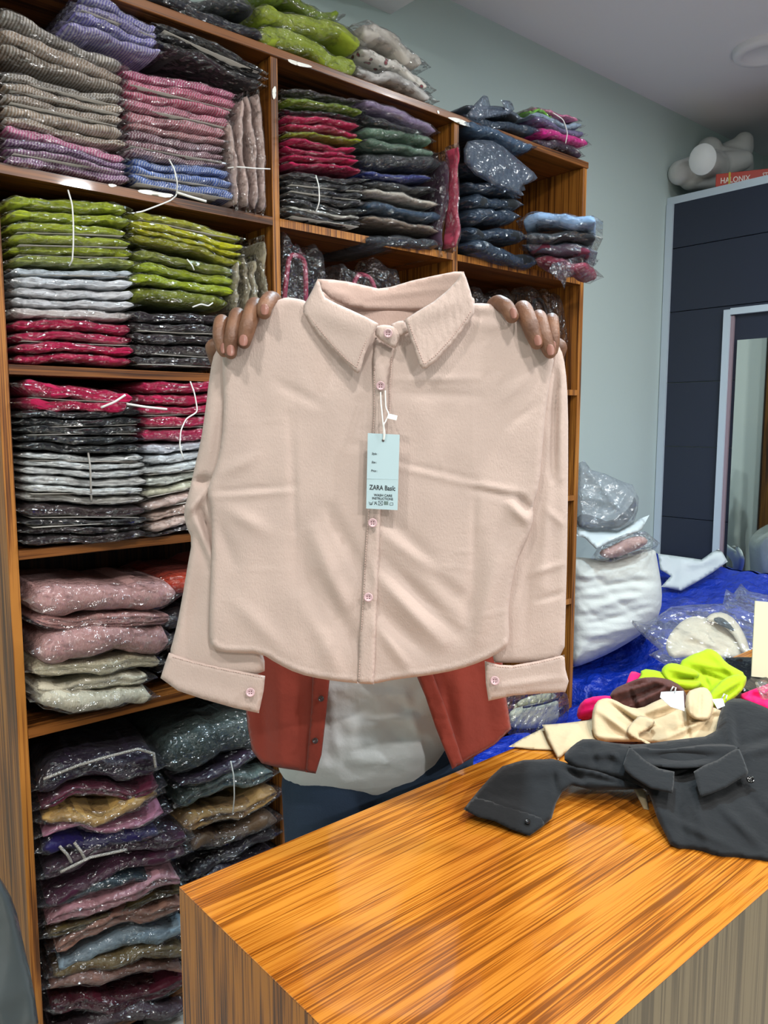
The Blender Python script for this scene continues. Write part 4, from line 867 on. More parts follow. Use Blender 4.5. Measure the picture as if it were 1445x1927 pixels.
# ---------------------------------------------------------------- mannequin and red box on the partition
o = MB(); cq = lambda x, y, X: onX(float(x), float(y), X)
mq = MB()
px_ = .0026
def mlimb(a, b): mq.limb([cq(a[0], a[1], a[2]), cq(b[0], b[1], b[2])], [a[3]*px_, b[3]*px_])
mlimb((1338, 316, 3.94, 34), (1280, 325, 3.74, 23)); mlimb((1300, 336, 3.80, 22), (1334, 330, 3.9, 28)); mlimb((1338, 316, 3.92, 30), (1323, 302, 3.68, 20))
mlimb((1345, 316, 3.98, 30), (1398, 302, 4.08, 19)); mlimb((1336, 300, 4.02, 28), (1334, 284, 4.0, 26)); mlimb((1352, 300, 4.1, 26), (1394, 280, 4.14, 24))
mlimb((1394, 280, 4.14, 24), (1399, 267, 4.14, 19)); mlimb((1350, 318, 4.0, 30), (1385, 316, 4.25, 34)); mlimb((1362, 296, 4.05, 20), (1400, 300, 4.08, 17))
t = thing('mannequin_torso', 'white mannequin torso lying on top of the navy partition', 'mannequin', (3.85, 2.0, 2.61))
mqo = remesh(mq.build('torso', plain('mannequin_white', (206, 208, 204), .45), t), .008, 8)
n_ = -ray(1322., 302.); n_ /= np.linalg.norm(n_); a_ = np.cross(n_, [0, 0, 1.]); a_ /= np.linalg.norm(a_); b_ = np.cross(n_, a_)
V = []; n = 28; nc_ = cq(1322, 300, 3.61)
for rr, hh in ((.0001, .008), (1, .008), (1.04, .003), (1.03, -.03)):
    V += [nc_+a_*rr*.058*math.cos(2*PI*k/n)+b_*rr*.066*math.sin(2*PI*k/n)+n_*hh for k in range(n)]
mk('neck_cap', V, [(j*n+k, j*n+(k+1) % n, (j+1)*n+(k+1) % n, (j+1)*n+k) for j in range(3) for k in range(n)], plain('neck_cap_white', (214, 218, 216), .5), t)
rb = thing('red_carton', 'long flat red carton with white lettering on the partition edge', 'box', (XR+.03, 1.7, 2.61))
M_red = plain('red_carton', (176, 52, 34), .5); M_lab = plain('carton_print', (225, 215, 205), .5)
c0 = onX(1346., 356., XR+.0); zb = 2.612; zt = float(onX(1346., 328., XR)[2])
th_ = math.radians(27); u_ = np.array([math.sin(th_), -math.cos(th_), 0]); w_ = np.array([math.cos(th_), math.sin(th_), 0]); c0[2] = 0
def rbox(name, u0, u1, w0, w1, z0, z1, m):
    mb = MB().box(u0, u1, w0, w1, z0, z1); V = [c0+u_*p[0]+w_*p[1]+np.array([0, 0, p[2]]) for p in mb.v]; return mk(name, V, mb.f, m, rb, smooth=False)
bevel(rbox('carton', 0, .62, 0, .10, zb, zt, M_red), .002)
def text_mesh(s, size, origin, ax, ay, nrm, m, parent, name='lettering', bold=0, squeeze=1.0, align='LEFT', shear=0):
    cu = bpy.data.curves.new('txt', 'FONT'); cu.body = s; cu.size = size; cu.align_x = align; cu.offset = bold; cu.shear = shear; cu.resolution_u = 3
    ob = bpy.data.objects.new('txt', cu); COL.objects.link(ob); dg = bpy.context.evaluated_depsgraph_get()
    me = bpy.data.meshes.new_from_object(ob.evaluated_get(dg)); V = [v.co.copy() for v in me.vertices]; F = [tuple(p.vertices) for p in me.polygons]
    bpy.data.objects.remove(ob); bpy.data.curves.remove(cu)
    P = [np.array(origin)+np.array(ax)*v.x*squeeze+np.array(ay)*v.y+np.array(nrm)*.0002 for v in V]
    return mk(name, P, F, m, parent, smooth=False, recalc=False)
hh = zt-zb
O_ = c0-w_*.0006
text_mesh('HALONIX', hh*.62, O_+u_*.02+np.array([0, 0, zb+hh*.22]), u_, (0, 0, 1), -w_, M_lab, rb, bold=.0006, squeeze=.8)
text_mesh('STREAK', hh*.5, O_+u_*.20+np.array([0, 0, zb+hh*.36]), u_, (0, 0, 1), -w_, M_lab, rb, bold=.0004, squeeze=.7)
rbox('pale_panel', .34, .6, -.0012, 0, zb+hh*.45, zb+hh*.8, M_lab)
rbox('yellow_band', .055, .064, -.002, .101, zb-.001, zt+.002, plain('yellow_band', (190, 170, 60), .6))
rbox('end_label', -.0012, 0, .02, .08, zb+hh*.25, zb+hh*.8, M_lab)

# ================================================================ THE MAN behind the counter
PC = np.array([.940, 1.104, 0.])
def pp(u, v, z): return PC+Rv*u+Fh*v+np.array([0, 0, z])
man = thing('person', 'man in rust shirt and jeans holding up a pink blouse by its shoulders', 'person', PC)
bd = MB()
for s in (-1, 1):
    bd.limb([pp(s*.08, .03, .84), pp(s*.095, .02, .48), pp(s*.105, .03, .09)], [.08, .058, .038])
    bd.limb([pp(s*.11, .03, .05), pp(s*.125, -.12, .035)], [.042, .032])
bd.limb([pp(0, .04, .86), pp(0, .06, 1.02), pp(0, .06, 1.2), pp(0, .04, 1.34)], [.10, .085, .095, .09])
bd.limb([pp(-.13, .01, 1.36), pp(0, .01, 1.38), pp(.13, .01, 1.36)], [.065, .075, .065])
bd.limb([pp(0, .01, 1.38), pp(0, -.0, 1.47)], [.06, .055])
bd.ball(pp(0, -.01, 1.555), (.078, .092, .105), 24, 16); bd.ball(pp(0, -.04, 1.50), (.055, .055, .05), 18, 12)
bd.limb([pp(0, -.10, 1.565), pp(0, -.118, 1.53)], [.009, .015]); bd.ball(pp(0, -.088, 1.492), (.022, .012, .008)); bd.ball(pp(-.083, 0, 1.545), (.012, .02, .03)); bd.ball(pp(.083, 0, 1.545), (.012, .02, .03))
# hands: joints surveyed on the photograph, t = distance
TB = vplane(1.0)
def hp(x, y, dt): return at(float(x), float(y), float(TB(np.float64(x), np.float64(y)))+dt)
LW = hp(440, 720, .10); RW = hp(1008, 720, .10)
LF = [  # image-left hand, index..little : (x, y, dt) root behind, knuckle over the edge, tip
    [((500, 622, .075), .0105), ((516, 575, .045), .0105), ((510, 563, .012), .0098), ((500, 573, -.008), .0096), ((497, 588, -.014), .0085)],
    [((470, 628, .075), .011), ((483, 590, .045), .011), ((479, 576, .008), .0104), ((469, 606, -.012), .0102), ((462, 630, -.016), .0096), ((459, 644, -.016), .0082)],
    [((452, 640, .075), .0108), ((450, 605, .045), .0108), ((446, 595, .008), .0098), ((438, 628, -.012), .0095), ((434, 652, -.015), .009), ((434, 664, -.015), .0078)],
    [((428, 655, .075), .010), ((422, 618, .045), .0095), ((417, 606, .010), .009), ((413, 630, -.006), .0085), ((417, 652, -.010), .0078), ((421, 662, -.010), .0066)]]
RF = [
    [((950, 625, .075), .0105), ((930, 585, .045), .0105), ((936, 571, .012), .0098), ((952, 578, -.006), .0096), ((963, 595, -.013), .0086)],
    [((985, 630, .075), .011), ((981, 598, .045), .011), ((984, 582, .010), .0106), ((995, 605, -.010), .0104), ((1004, 630, -.015), .0098), ((1010, 645, -.016), .0084)],
    [((1010, 640, .075), .0108), ((1012, 610, .045), .0104), ((1014, 598, .008), .0094), ((1022, 625, -.010), .0092), ((1030, 652, -.014), .0088), ((1035, 663, -.014), .0078)],
    [((1034, 650, .075), .0095), ((1036, 615, .045), .0092), ((1038, 602, .012), .0082), ((1041, 625, -.002), .0078), ((1042, 645, -.006), .0072), ((1040, 660, -.007), .0064)]]
FINGERS = MB()
def finger(fg):
    P, R_ = smooth_chain([hp(*p) for p, r in fg], [r for p, r in fg], 9); P = [np.array(p) for p in P]; n = len(P)
    R_ = [r*(1-.05*math.exp(-((i-n*.60)/1.0)**2)-.035*math.exp(-((i-n*.66)/.8)**2)+.05*math.exp(-((i-n*.63)/5)**2)+.04*math.exp(-((i-n*.40)/5)**2)) for i, r in enumerate(R_)]
    d = P[-1]-P[-3]; d /= np.linalg.norm(d); r = R_[-1]; t = P[-1]
    for a in (18, 36, 54, 70, 82, 89): P.append(t+d*r*math.sin(math.radians(a))); R_.append(r*math.cos(math.radians(a)))
    FINGERS.tube(P, R_, 22)
def smooth_chain(pts, rad, m_=5):
    P = np.array(pts); R_ = np.array(rad); n = len(P); o = []; q = []
    for i in range(n-1):
        p0, p1, p2, p3 = P[max(i-1, 0)], P[i], P[i+1], P[min(i+2, n-1)]
        for k in range(m_):
            u = k/m_; o.append(.5*((2*p1)+(-p0+p2)*u+(2*p0-5*p1+4*p2-p3)*u*u+(-p0+3*p1-3*p2+p3)*u**3)); q.append(R_[i]+(R_[i+1]-R_[i])*u)
    o.append(P[-1]); q.append(R_[-1]); return o, q
for F_, Wr, sx in ((LF, LW, 1), (RF, RW, -1)):
    roots = []
    for fg in F_:
        pts, rad = smooth_chain([hp(*p) for p, r in fg], [r for p, r in fg])
        finger(fg); bd.ball(pts[0], rad[0]*1.2)
        kn = hp(*fg[3][0]); roots.append(pts[0])
        bd.limb([Wr, pts[0]], [.022, .0135])
    for a, b in zip(roots[:-1], roots[1:]): bd.limb([a, b], [.013, .013])
    bd.limb([Wr, (Wr+roots[1])/2+Fh*.006, roots[1]], [.026, .028, .016]); bd.limb([Wr, (Wr+roots[2])/2, roots[2]], [.026, .026, .014])
    # heel of the hand that shows beside the sleeve
    ex = hp(404 if sx == 1 else 1049, 655, .035); bd.limb([roots[3], ex, Wr], [.013, .013, .022])
    # thumb, behind the cloth
    th = [Wr+Rv*sx*.02, hp(*((500, 690, .055) if sx == 1 else (945, 690, .055))), hp(*((520, 650, .03) if sx == 1 else (925, 650, .03))), hp(*((528, 620, .022) if sx == 1 else (918, 620, .022)))]
    pts, rad = smooth_chain(th, [.018, .014, .012, .0095]); bd.tube(pts, rad, 14); bd.ball(pts[-1], rad[-1])
    s = -sx
    bd.limb([pp(s*.155, .01, 1.36), pp(s*.235, -.06, 1.24), Wr], [.055, .042, .025])
tmpb = bd.build('tmp_body', M_skin, None, base=(0, 0, 0)); remesh(tmpb, .004, 2, .5)
meb = bpy.data.meshes.new_from_object(tmpb.evaluated_get(bpy.context.evaluated_depsgraph_get()))
mbb = MB(); mbb.add([tuple(v.co) for v in meb.vertices], [tuple(p.vertices) for p in meb.polygons]); mbb.add(FINGERS.v, FINGERS.f)
bpy.data.objects.remove(tmpb); body = mbb.build('body', M_skin, man, recalc=True)
def nail(x, y, dt, w, h, ang):
    c = hp(x, y, dt); nr = -ray(float(x), float(y)); nr /= np.linalg.norm(nr); nr = nr+np.array([0, 0, .25]); nr /= np.linalg.norm(nr)
    a = np.cross(nr, [0, 0, 1.]); a /= np.linalg.norm(a); b = np.cross(a, nr)
    if b[2] < 0: b = -b
    ca, sa = math.cos(ang), math.sin(ang); a, b = a*ca+b*sa, b*ca-a*sa
    V = []; F = []; nn = 12
    for i in range(nn+1):
        for j in range(nn+1):
            u, v = -1+2*i/nn, -1+2*j/nn; uu = u*math.sqrt(max(0, 1-v*v*.45)); vv = v*math.sqrt(max(0, 1-u*u*.45))
            V.append(c+a*uu*w+b*vv*h+nr*(.0016*(1-u*u)-.0004))
    for i in range(nn):
        for j in range(nn): F.append((i*(nn+1)+j, (i+1)*(nn+1)+j, (i+1)*(nn+1)+j+1, i*(nn+1)+j+1))
    o = mk('fingernail', V, F, M_nail, man); sd = o.modifiers.new('th', 'SOLIDIFY'); sd.thickness = .0008; sd.offset = 0
for a in [(498, 583, -.0235, .0058, .0068, .0), (458, 641, -.0255, .0062, .0072, .05), (434, 660, -.024, .006, .007, 0), (420, 656, -.0185, .004, .0065, 0),
          (966, 590, -.0215, .0045, .0068, -.25), (1012, 641, -.0245, .0054, .0068, -.25), (1036, 659, -.023, .0056, .007, -.2), (1042, 652, -.0145, .003, .006, 0)]: nail(a[0], a[1], a[2]-.0006, a[3]*.84, a[4]*1.0, a[5])
hr = MB(); hr.ball(pp(0, .008, 1.585), (.086, .098, .092), 24, 16)
hr.build('hair', M_hair, man)
M_rust = cloth((150, 62, 48), 'weave'); M_tee = cloth((228, 232, 232), 'weave'); M_jean = plain('denim', (34, 52, 74), .85, bump=(300, .4, 3, .002))
relief('tshirt', [(560, 900), (640, 860), (800, 860), (870, 900), (885, 1100), (880, 1300), (862, 1380), (842, 1445), (800, 1484), (740, 1500), (690, 1506), (620, 1502), (562, 1488), (538, 1470), (522, 1445), (512, 1380), (525, 1200), (540, 1000)], vplane(1.335), M_tee, man, thick=.20, step=8, er=90, edge=.10, ch=1,
       folds=[seg(600, 1290, 800, 1320, 9, .005), seg(620, 1380, 820, 1340, 10, .006), seg(560, 1440, 820, 1380, 9, -.006), seg(680, 1300, 830, 1400, 8, .006), seg(700, 1340, 800, 1440, 8, -.006), seg(610, 1420, 740, 1440, 8, .005), seg(600, 1330, 700, 1350, 8, -.005), seg(760, 1300, 800, 1420, 6, .008), seg(640, 1300, 760, 1360, 5, .006), seg(720, 1310, 820, 1360, 5, -.008), seg(660, 1400, 800, 1400, 4, .006), seg(700, 1420, 800, 1460, 5, .006), seg(600, 1460, 800, 1440, 5, -.006), seg(620, 1300, 640, 1460, 7, .006)], wr=(.006, 34, 51))
ov = MB(); ov.limb([pp(-.15, .03, 1.36), pp(0, .04, 1.37), pp(.15, .03, 1.36)], [.085, .09, .085]); ov.limb([pp(0, .05, 1.35), pp(0, .05, 1.1), pp(0, .045, .95)], [.14, .14, .14])
for s, Wr in ((-1, LW), (1, RW)): ov.limb([pp(s*.165, .02, 1.36), pp(s*.24, -.055, 1.24), Wr*.86+pp(s*.235, -.06, 1.24)*.14], [.07, .056, .036])
os_ = thing('overshirt', 'x', 'x', (0, 0, 0)); os_.parent = man; os_.location = (0, 0, 0)
for k_ in ('label', 'category'): del os_[k_]
os_['label'] = 'open rust-red overshirt'
PLN = lambda x, y: vplane(1.30)(x, y)
remesh(ov.build('back_and_sleeves', M_rust, os_), .012, 8)
relief('front_panel', [(452, 1150), (640, 1150), (630, 1240), (618, 1290), (612, 1360), (605, 1420), (594, 1456), (560, 1450), (520, 1444), (492, 1436), (474, 1412), (466, 1370), (458, 1290)], lambda x, y: vplane(1.285)(x, y)+((x-620)/160)**2*.05, M_rust, os_, thick=.004, step=5, er=10, edge=.008,
       folds=[seg(520, 1250, 530, 1430, 16, .008), seg(560, 1260, 575, 1400, 14, -.006), seg(490, 1300, 500, 1420, 10, -.006)], wr=(.002, 40, 52), ch=0)
relief('front_panel', [(735, 1150), (940, 1150), (945, 1240), (950, 1300), (957, 1340), (962, 1372), (930, 1402), (890, 1425), (851, 1447), (840, 1420), (820, 1370), (800, 1310), (783, 1270), (765, 1220)], lambda x, y: vplane(1.285)(x, y)+((x-760)/200)**2*.05, M_rust, os_, thick=.004, step=5, er=10, edge=.008,
       folds=[seg(860, 1250, 880, 1420, 16, .008), seg(905, 1250, 925, 1400, 14, -.006), seg(830, 1270, 860, 1400, 10, -.005)], wr=(.002, 40, 53), ch=0)
PR = lambda x, y: vplane(1.285)(x, y)+((x-760)/200)**2*.05
relief('button_band', [(783, 1262), (812, 1262), (838, 1330), (872, 1436), (851, 1447), (840, 1420), (820, 1370), (800, 1310)], lambda x, y: PR(x, y)-.006, M_rust, os_, thick=.002, step=5, er=4, edge=.002, ch=0, wr=(.0008, 12, 3))
PL = lambda x, y: vplane(1.285)(x, y)+((x-620)/160)**2*.05
relief('button_band', [(588, 1262), (622, 1262), (612, 1360), (605, 1420), (594, 1456), (575, 1453), (580, 1400), (586, 1330)], lambda x, y: PL(x, y)-.006, M_rust, os_, thick=.002, step=5, er=4, edge=.002, ch=0, wr=(.0008, 12, 4))
M_bb = plain('dark_button', (52, 40, 38), .3, coat=.4)
for x, y in ((604, 1315), (593, 1394)): button(x, y, PL, 5.5, M_bb, os_, M_hole, 0, .010)
jn = MB()
for s in (-1, 1): jn.limb([pp(s*.085, .02, .80), pp(s*.095, .02, .48), pp(s*.105, .02, .10)], [.108, .085, .07])
jn.limb([pp(-.085, .02, .88), pp(.085, .02, .88)], [.105, .105])
remesh(jn.build('jeans', M_jean, man), .01, 5)
for s in (-1, 1):
    sh = MB(); sh.ball(pp(s*.118, -.06, .04), (.05, .05, .04)); sh.limb([pp(s*.112, .04, .04), pp(s*.125, -.15, .035)], [.042, .036])
    remesh(sh.build('shoe', plain('shoe', (40, 36, 34), .5), man), .008, 4)

# ================================================================ THE BLOUSE
bl = thing('pink_blouse', 'pale pink button-up blouse held up in front of the man', 'blouse', hp(705, 1285, .02))
TBb = vplane(1.0)
LEFT = [(560, 562), (540, 559), (524, 564), (500, 576), (470, 598), (440, 628), (420, 660), (418, 690), (421, 740), (420, 800), (412, 860), (396, 905), (389, 925), (398, 960), (399, 1030), (396, 1110), (393, 1190), (397, 1216), (412, 1226), (445, 1229), (492, 1230), (520, 1248), (560, 1268), (610, 1279), (660, 1285), (700, 1288),
        (740, 1279), (800, 1272), (860, 1261), (910, 1244), (950, 1222), (959, 1205), (956, 1150), (962, 1100), (975, 1045), (995, 1005), (1004, 975), (1002, 950), (1014, 915), (1020, 850), (1027, 770), (1036, 710), (1044, 668), (1020, 645), (1000, 618), (980, 600), (955, 584), (925, 572), (900, 570), (880, 572), (850, 590), (800, 606), (762, 612), (712, 614), (650, 606), (600, 585), (575, 566)]
FOL = [seg(535, 600, 560, 800, 60, .004), seg(545, 780, 555, 1000, 7, -.003), seg(560, 1000, 600, 1200, 22, -.006), seg(590, 1000, 660, 1180, 16, .008), seg(620, 960, 690, 1090, 14, -.007), seg(600, 1090, 690, 1240, 16, -.008), seg(570, 1130, 640, 1270, 18, .007),
       seg(400, 925, 555, 912, 6, -.003), seg(405, 935, 550, 925, 6, .003), seg(440, 1130, 540, 1230, 16, .004), seg(520, 720, 600, 760, 10, -.003),
       seg(715, 1000, 860, 1100, 14, .007), seg(718, 1050, 860, 1190, 14, -.009), seg(715, 1090, 830, 1210, 13, .009), seg(712, 1140, 800, 1230, 14, -.008), seg(712, 1180, 770, 1260, 12, .007), seg(740, 985, 880, 1140, 16, -.006),
       seg(745, 870, 895, 905, 6, -.003), seg(745, 878, 895, 913, 6, .003), seg(885, 910, 985, 928, 6, .004), seg(885, 920, 985, 940, 7, -.004), seg(975, 935, 1000, 965, 8, -.012), seg(960, 950, 996, 985, 10, .010), seg(895, 910, 890, 1060, 7, -.0025), seg(940, 1040, 900, 1200, 16, .007), seg(900, 1010, 880, 1200, 14, -.005),
       seg(900, 610, 960, 612, 14, .004), seg(880, 590, 940, 600, 8, -.004), seg(940, 760, 1000, 700, 10, .003), seg(960, 800, 1010, 760, 8, -.003), seg(745, 715, 900, 712, 7, .003), seg(745, 740, 900, 745, 9, -.003), seg(430, 960, 500, 1000, 14, .005), seg(405, 975, 440, 1060, 12, -.004), seg(420, 890, 480, 860, 12, .004)]
CRE = [seg(555, 700, 557, 1190, 2.2, -.0009), seg(425, 918, 556, 910, 2.2, .0012), seg(744, 872, 890, 905, 2.2, .0012), seg(892, 905, 890, 1200, 2.2, -.0009), seg(745, 712, 905, 709, 2.2, .0008), seg(888, 700, 890, 905, 2.2, .0007), seg(440, 1070, 560, 1075, 2.2, .0006), seg(850, 1040, 890, 1038, 2.2, .0012), seg(832, 1066, 892, 1072, 2.2, .0010), seg(825, 852, 840, 910, 2.2, .001), seg(760, 1120, 900, 1190, 3, .0008), seg(905, 1160, 955, 1150, 3, .001), seg(430, 800, 540, 790, 2.5, .0006)]
relief('front', LEFT, TBb, M_blouse, bl, thick=.012, step=5, er=11, edge=.006, folds=[(f[0], f[1], f[2], f[3], f[4], f[5]*.75) for f in FOL]+CRE, wr=(.0010, 60, 61), ch=1, hem=(1205, 9, .0022))
# back of the blouse seen inside the neck
relief('back_yoke', [(585, 560), (612, 545), (700, 560), (800, 556), (870, 545), (900, 568), (880, 640), (700, 650), (590, 640)], lambda x, y: TBb(x, y)+.045, M_blin, bl, thick=.004, step=6, er=8, edge=.004)
relief('back_collar', [(598, 525), (625, 526), (655, 530), (690, 538), (712, 543), (735, 540), (775, 528), (820, 518), (855, 511), (873, 511), (876, 525), (852, 555), (830, 575), (800, 584), (740, 585), (690, 583), (650, 575), (622, 562), (604, 545)], lambda x, y: TBb(x, y)+.002+.040*np.clip(1-((x-738)/142)**2, 0, 1), M_blin, bl, thick=.004, step=5, er=6, edge=.003, ch=0, folds=[seg(690, 560, 860, 540, 5, .002), seg(620, 545, 660, 560, 8, .003)])
SH = [(571, 592), (620, 600), (700, 612)]
relief('collar_leaf', [(598, 524), (588, 545), (571, 575), (570, 588), (580, 606), (600, 632), (625, 658), (650, 682), (668, 700), (674, 703), (679, 696), (686, 668), (698, 640), (712, 609), (690, 597), (660, 583), (635, 572), (612, 560), (605, 545), (602, 533)], lambda x, y: TBb(x, y)-.014-.010*np.clip((x-570)/140, 0, 1), M_blouse, bl, thick=.003, step=4, er=4, edge=.003, ch=0, folds=[seg(590, 580, 690, 620, 22, .004), seg(575, 600, 665, 692, 3, -.001)])
relief('collar_leaf', [(872, 511), (878, 525), (886, 550), (893, 578), (892, 590), (878, 612), (850, 648), (820, 680), (802, 693), (794, 694), (788, 685), (780, 660), (770, 630), (761, 602), (785, 586), (815, 568), (840, 548), (858, 530), (866, 516)], lambda x, y: TBb(x, y)-.014-.010*np.clip((893-x)/140, 0, 1), M_blouse, bl, thick=.003, step=4, er=4, edge=.003, ch=0, folds=[seg(790, 600, 870, 560, 16, .003), seg(800, 682, 885, 596, 3, -.001)], wr=(.0007, 9, 63, (2, .4)))
relief('collar_stand', [(736, 610), (750, 604), (762, 603), (770, 625), (752, 634), (738, 636)], lambda x, y: TBb(x, y)-.012, M_blouse, bl, thick=.003, step=4, er=5, edge=.003, ch=0)
relief('collar_tab', [(704, 628), (710, 612), (730, 611), (744, 616), (753, 630), (749, 645), (744, 657), (728, 648), (712, 637)], lambda x, y: TBb(x, y)-.017, M_blouse, bl, thick=.003, step=4, er=6, edge=.004, ch=1)
relief('placket', [(706, 634), (742, 656), (735, 690), (731, 720), (732, 760), (726, 830), (720, 900), (716, 960), (713, 1040), (710, 1120), (707, 1200), (704, 1288), (672, 1286), (676, 1200), (681, 1120), (686, 1040), (691, 960), (697, 860), (702, 780), (701, 720), (700, 680)], lambda x, y: TBb(x, y)-.0045, M_blouse, bl, thick=.003, step=5, er=5, edge=.003, ch=0,
       folds=[f for f in FOL if 600 < f[0] < 760]+[seg(705, 650, 725, 760, 12, .003)])
# sleeves
TS = lambda x, y: TBb(x, y)+.014
relief('sleeve', [(418, 655), (404, 660), (395, 700), (388, 760), (378, 830), (366, 880), (356, 925), (345, 962), (350, 990), (362, 1015), (352, 1070), (342, 1130), (330, 1190), (318, 1232), (325, 1250), (420, 1268), (498, 1272), (498, 1235), (480, 1210), (470, 1100), (450, 960), (440, 860), (436, 760), (430, 680)], TS, M_blouse, bl, thick=.012, step=5, er=12, edge=.008,
       folds=[seg(395, 905, 365, 905, 8, -.012), seg(385, 925, 352, 965, 8, .010), seg(360, 960, 400, 1060, 8, .008), seg(378, 960, 402, 1030, 6, -.012), seg(370, 1000, 390, 1070, 8, -.004), seg(380, 1080, 350, 1230, 16, -.003), seg(405, 760, 390, 880, 10, .004)], wr=(.001, 40, 64), ch=1)
relief('cuff', [(318, 1228), (360, 1242), (420, 1256), (470, 1266), (499, 1272), (496, 1300), (487, 1342), (440, 1332), (380, 1315), (335, 1300), (302, 1276), (310, 1250)], lambda x, y: TS(x, y)-.003, M_blouse, bl, thick=.008, step=5, er=6, edge=.004, ch=0, folds=[seg(320, 1290, 480, 1330, 14, .002)])
relief('sleeve', [(1044, 645), (1056, 656), (1064, 690), (1069, 760), (1069, 900), (1067, 1050), (1064, 1160), (1062, 1236), (1020, 1246), (960, 1248), (920, 1246), (935, 1150), (950, 1050), (990, 900), (1015, 760), (1030, 680)], TS, M_blouse, bl, thick=.012, step=5, er=12, edge=.008,
       folds=[seg(1047, 700, 1040, 900, 6, -.008), seg(1056, 700, 1054, 900, 7, .005), seg(1035, 900, 1020, 1100, 10, .004), seg(1000, 1080, 1062, 1060, 5, .003), seg(1010, 1130, 1062, 1115, 5, -.003), seg(1030, 960, 1062, 990, 6, .003), seg(985, 1200, 1000, 1000, 10, -.003)], wr=(.001, 40, 65), ch=1)
relief('cuff', [(912, 1244), (940, 1251), (965, 1252), (1010, 1244), (1062, 1232), (1064, 1260), (1070, 1282), (1064, 1302), (1020, 1305), (965, 1309), (919, 1319), (914, 1285)], lambda x, y: TS(x, y)-.003, M_blouse, bl, thick=.008, step=5, er=6, edge=.004, ch=0, folds=[seg(920, 1295, 1060, 1275, 6, .003)])
for x, y, f_, dt in ((730, 627, TBb, .0215), (716, 726, TBb, .0100), (701, 984, TBb, .0105), (693, 1124, TBb, .0115), (471, 1303, TS, .0085), (931, 1281, TS, .0085)):
    button(x, y, f_, 8.6, M_btn, bl, M_hole, 0, dt)
# stitched seams (short dashes)
def stitches(pts, tf, dt, name='stitching'):
    mb = MB(); P = []
    for i in range(len(pts)-1):
        a, b = np.array(pts[i], float), np.array(pts[i+1], float); n = max(1, int(np.linalg.norm(b-a)/4.5))
        for k in range(n): P.append((a+(b-a)*k/n, a+(b-a)*(k+.6)/n))
    for a, b in P:
        u = at(a[0], a[1], float(tf(a[0], a[1]))-dt-folds_val(np.array([a[0]]), np.array([a[1]]), FOL)[0] if tf is TBb else float(tf(a[0], a[1]))-dt)
        v = at(b[0], b[1], float(tf(b[0], b[1]))-dt-folds_val(np.array([b[0]]), np.array([b[1]]), FOL)[0] if tf is TBb else float(tf(b[0], b[1]))-dt)
        mb.tube([u, v], .00045, 5)
    return mb.build(name, M_thread, bl)
stitches([(704, 690), (704, 780), (699, 860), (694, 960), (688, 1040), (684, 1120), (679, 1200), (675, 1280)], TBb, .0055)
stitches([(737, 670), (734, 730), (733, 780)], TBb, .003)
CLf = lambda x, y: TBb(x, y)-.014-.010*np.clip((x-570)/140, 0, 1); CRt = lambda x, y: TBb(x, y)-.014-.010*np.clip((893-x)/140, 0, 1)
stitches([(580, 592), (604, 624), (628, 652), (652, 677), (671, 692), (678, 668), (690, 638), (702, 614)], CLf, .0006)
stitches([(886, 586), (872, 608), (846, 640), (818, 670), (798, 685), (788, 660), (777, 630), (768, 606)], CRt, .0006)
TSc = lambda x, y: TS(x, y)-.003
stitches([(325, 1236), (360, 1246), (420, 1260), (470, 1270), (496, 1275)], TSc, .0006)
stitches([(918, 1249), (940, 1255), (965, 1256), (1010, 1248), (1060, 1236)], TSc, .0006)
# ---------------------------------------------------------------- hang tag
ht = thing('hang_tag', 'pale blue paper price tag hanging from the blouse button', 'tag', hp(720, 890, -.02))
TT = lambda x, y: TBb(x, y)-.018
cor = [(692, 815), (752, 818), (748, 960), (689, 957)]
flat_card('card', cor, TT, M_tag, ht, .0008)
tn = -ray(720., 890.); tn /= np.linalg.norm(tn)
O = at(689., 957., float(TT(689., 957.))-.0008); AX = at(748., 960., float(TT(748., 960.))-.0008)-O; AY = at(692., 815., float(TT(692., 815.))-.0008)-O
PXM = np.linalg.norm(AX)/59.; ax = AX/np.linalg.norm(AX); ay = AY/np.linalg.norm(AY)
def tp(x, y):   # px on the card measured from lower left corner region of the zoomed tag
    return at(float(x), float(y), float(TT(float(x), float(y)))-.0002)
def tx(s, x, y, h, bold=0, sq=1.0, shear=0, m=None): text_mesh(s, h*PXM/.72, tp(x, y), ax, ay, tn, m or M_ink, ht, bold=bold, squeeze=sq, shear=shear)
tx('Style :', 699.5, 855.5, 4.2, .00006, .8, .2); tx('Size :', 699, 871.5, 4.2, .00006, .8, .2); tx('Price :', 698, 887.5, 4.2, .00006, .8, .2)
tx('ZARA Basic', 695, 921, 9.2, .00012, .78); tx('®', 738.5, 917, 2.6, 0, 1)
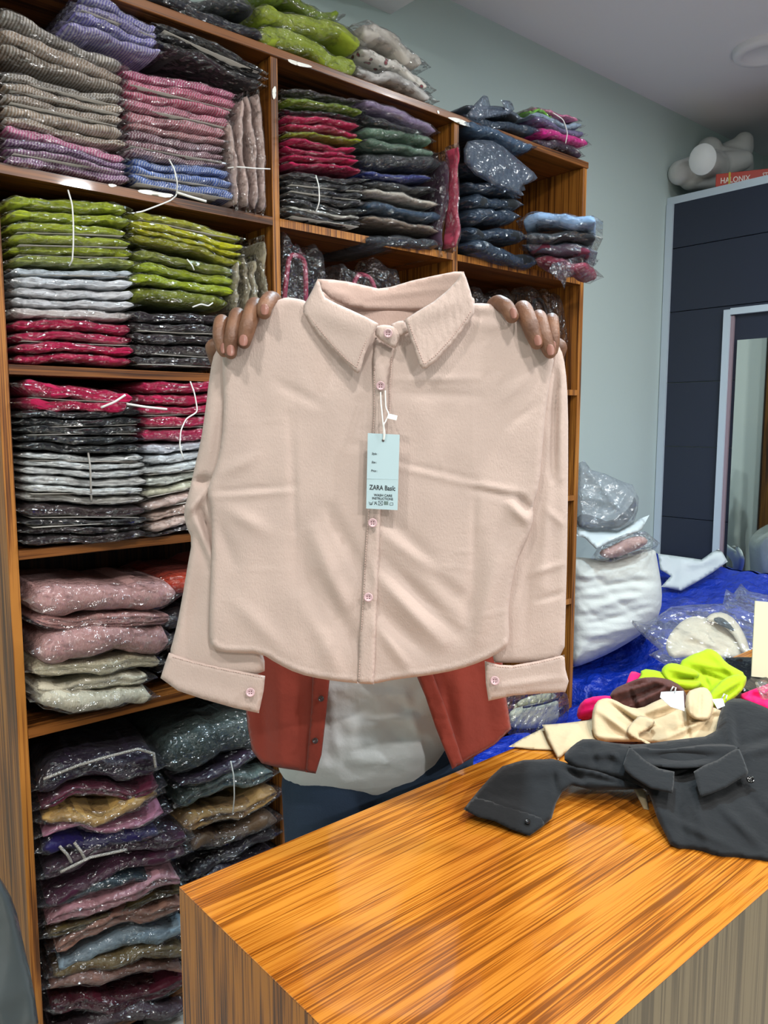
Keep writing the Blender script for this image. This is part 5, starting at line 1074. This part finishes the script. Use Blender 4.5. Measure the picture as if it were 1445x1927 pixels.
tx('WASH CARE', 703.5, 933.5, 4.6, .00008, .95); tx('INSTRUCTIONS', 700, 939.5, 4.4, .00008, .92)
def bar(x0, y0, x1, y1, w=.5, m=None, nm='care_symbol'): return (tp(x0, y0)+tn*.0001, tp(x1, y1)+tn*.0001, w)
def sym(bars, m, nm='care_symbol'):
    mb = MB()
    for x0, y0, x1, y1 in bars: mb.tube([tp(x0, y0), tp(x1, y1)], .00018, 5)
    mb.build(nm, m, ht)
sym([(694, 944, 696, 950), (696, 950, 700, 950), (700, 950, 702, 943), (695, 946, 701, 946), (697, 948, 700, 948), (696, 949, 700, 949)], M_ink)
sym([(704, 944, 709.5, 950), (709, 944, 704, 950), (706.5, 943.5, 704, 950), (706.5, 943.5, 709.5, 950)], M_ink)
sym([(712, 943, 720, 943), (720, 943, 720, 950.5), (720, 950.5, 712, 950.5), (712, 950.5, 712, 943), (712, 943, 720, 950.5), (720, 943, 712, 950.5)], M_ink)
sym([(722.5, 943.5+i*.9, 730.5, 943.5+i*.9) for i in range(8)], M_inkg)
sym([(733, 950.5, 739.5, 950.5), (739.5, 950.5, 739.5, 946), (739.5, 946, 734, 946), (734, 946, 733, 950.5)], M_ink)
sym([(690, 901, 749, 901.5)], plain('crease', (184, 204, 208), .6), 'crease_line')
mb = MB(); c0 = tp(721, 828.5); mb.tube([c0, c0+tn*.0004], 2.6*PXM, 16); mb.build('eyelet', plain('eyelet', (96, 84, 86), .6), ht)
def strng(px, nm='string', r=.0009):
    pts = [hp(x, y, d) for x, y, d in px]; P, q = smooth_chain(pts, [r]*len(pts)); MB().tube(P, q, 7).build(nm, M_tie, ht)
strng([(716, 738, -.012), (717, 760, -.015), (719, 780, -.018), (721, 800, -.021), (722, 815, -.021), (721, 828, -.019)])
strng([(725, 735, -.011), (726, 765, -.015), (731, 779, -.019), (726, 792, -.021), (722, 800, -.022), (724, 815, -.021), (722, 828, -.020)])
V = []; 
s0 = [(731, 778), (748, 782), (746, 791), (728, 787)]
flat_card('seal', s0, lambda x, y: TBb(x, y)-.022, plain('white_plastic_seal', (236, 244, 242), .35), ht, .003)
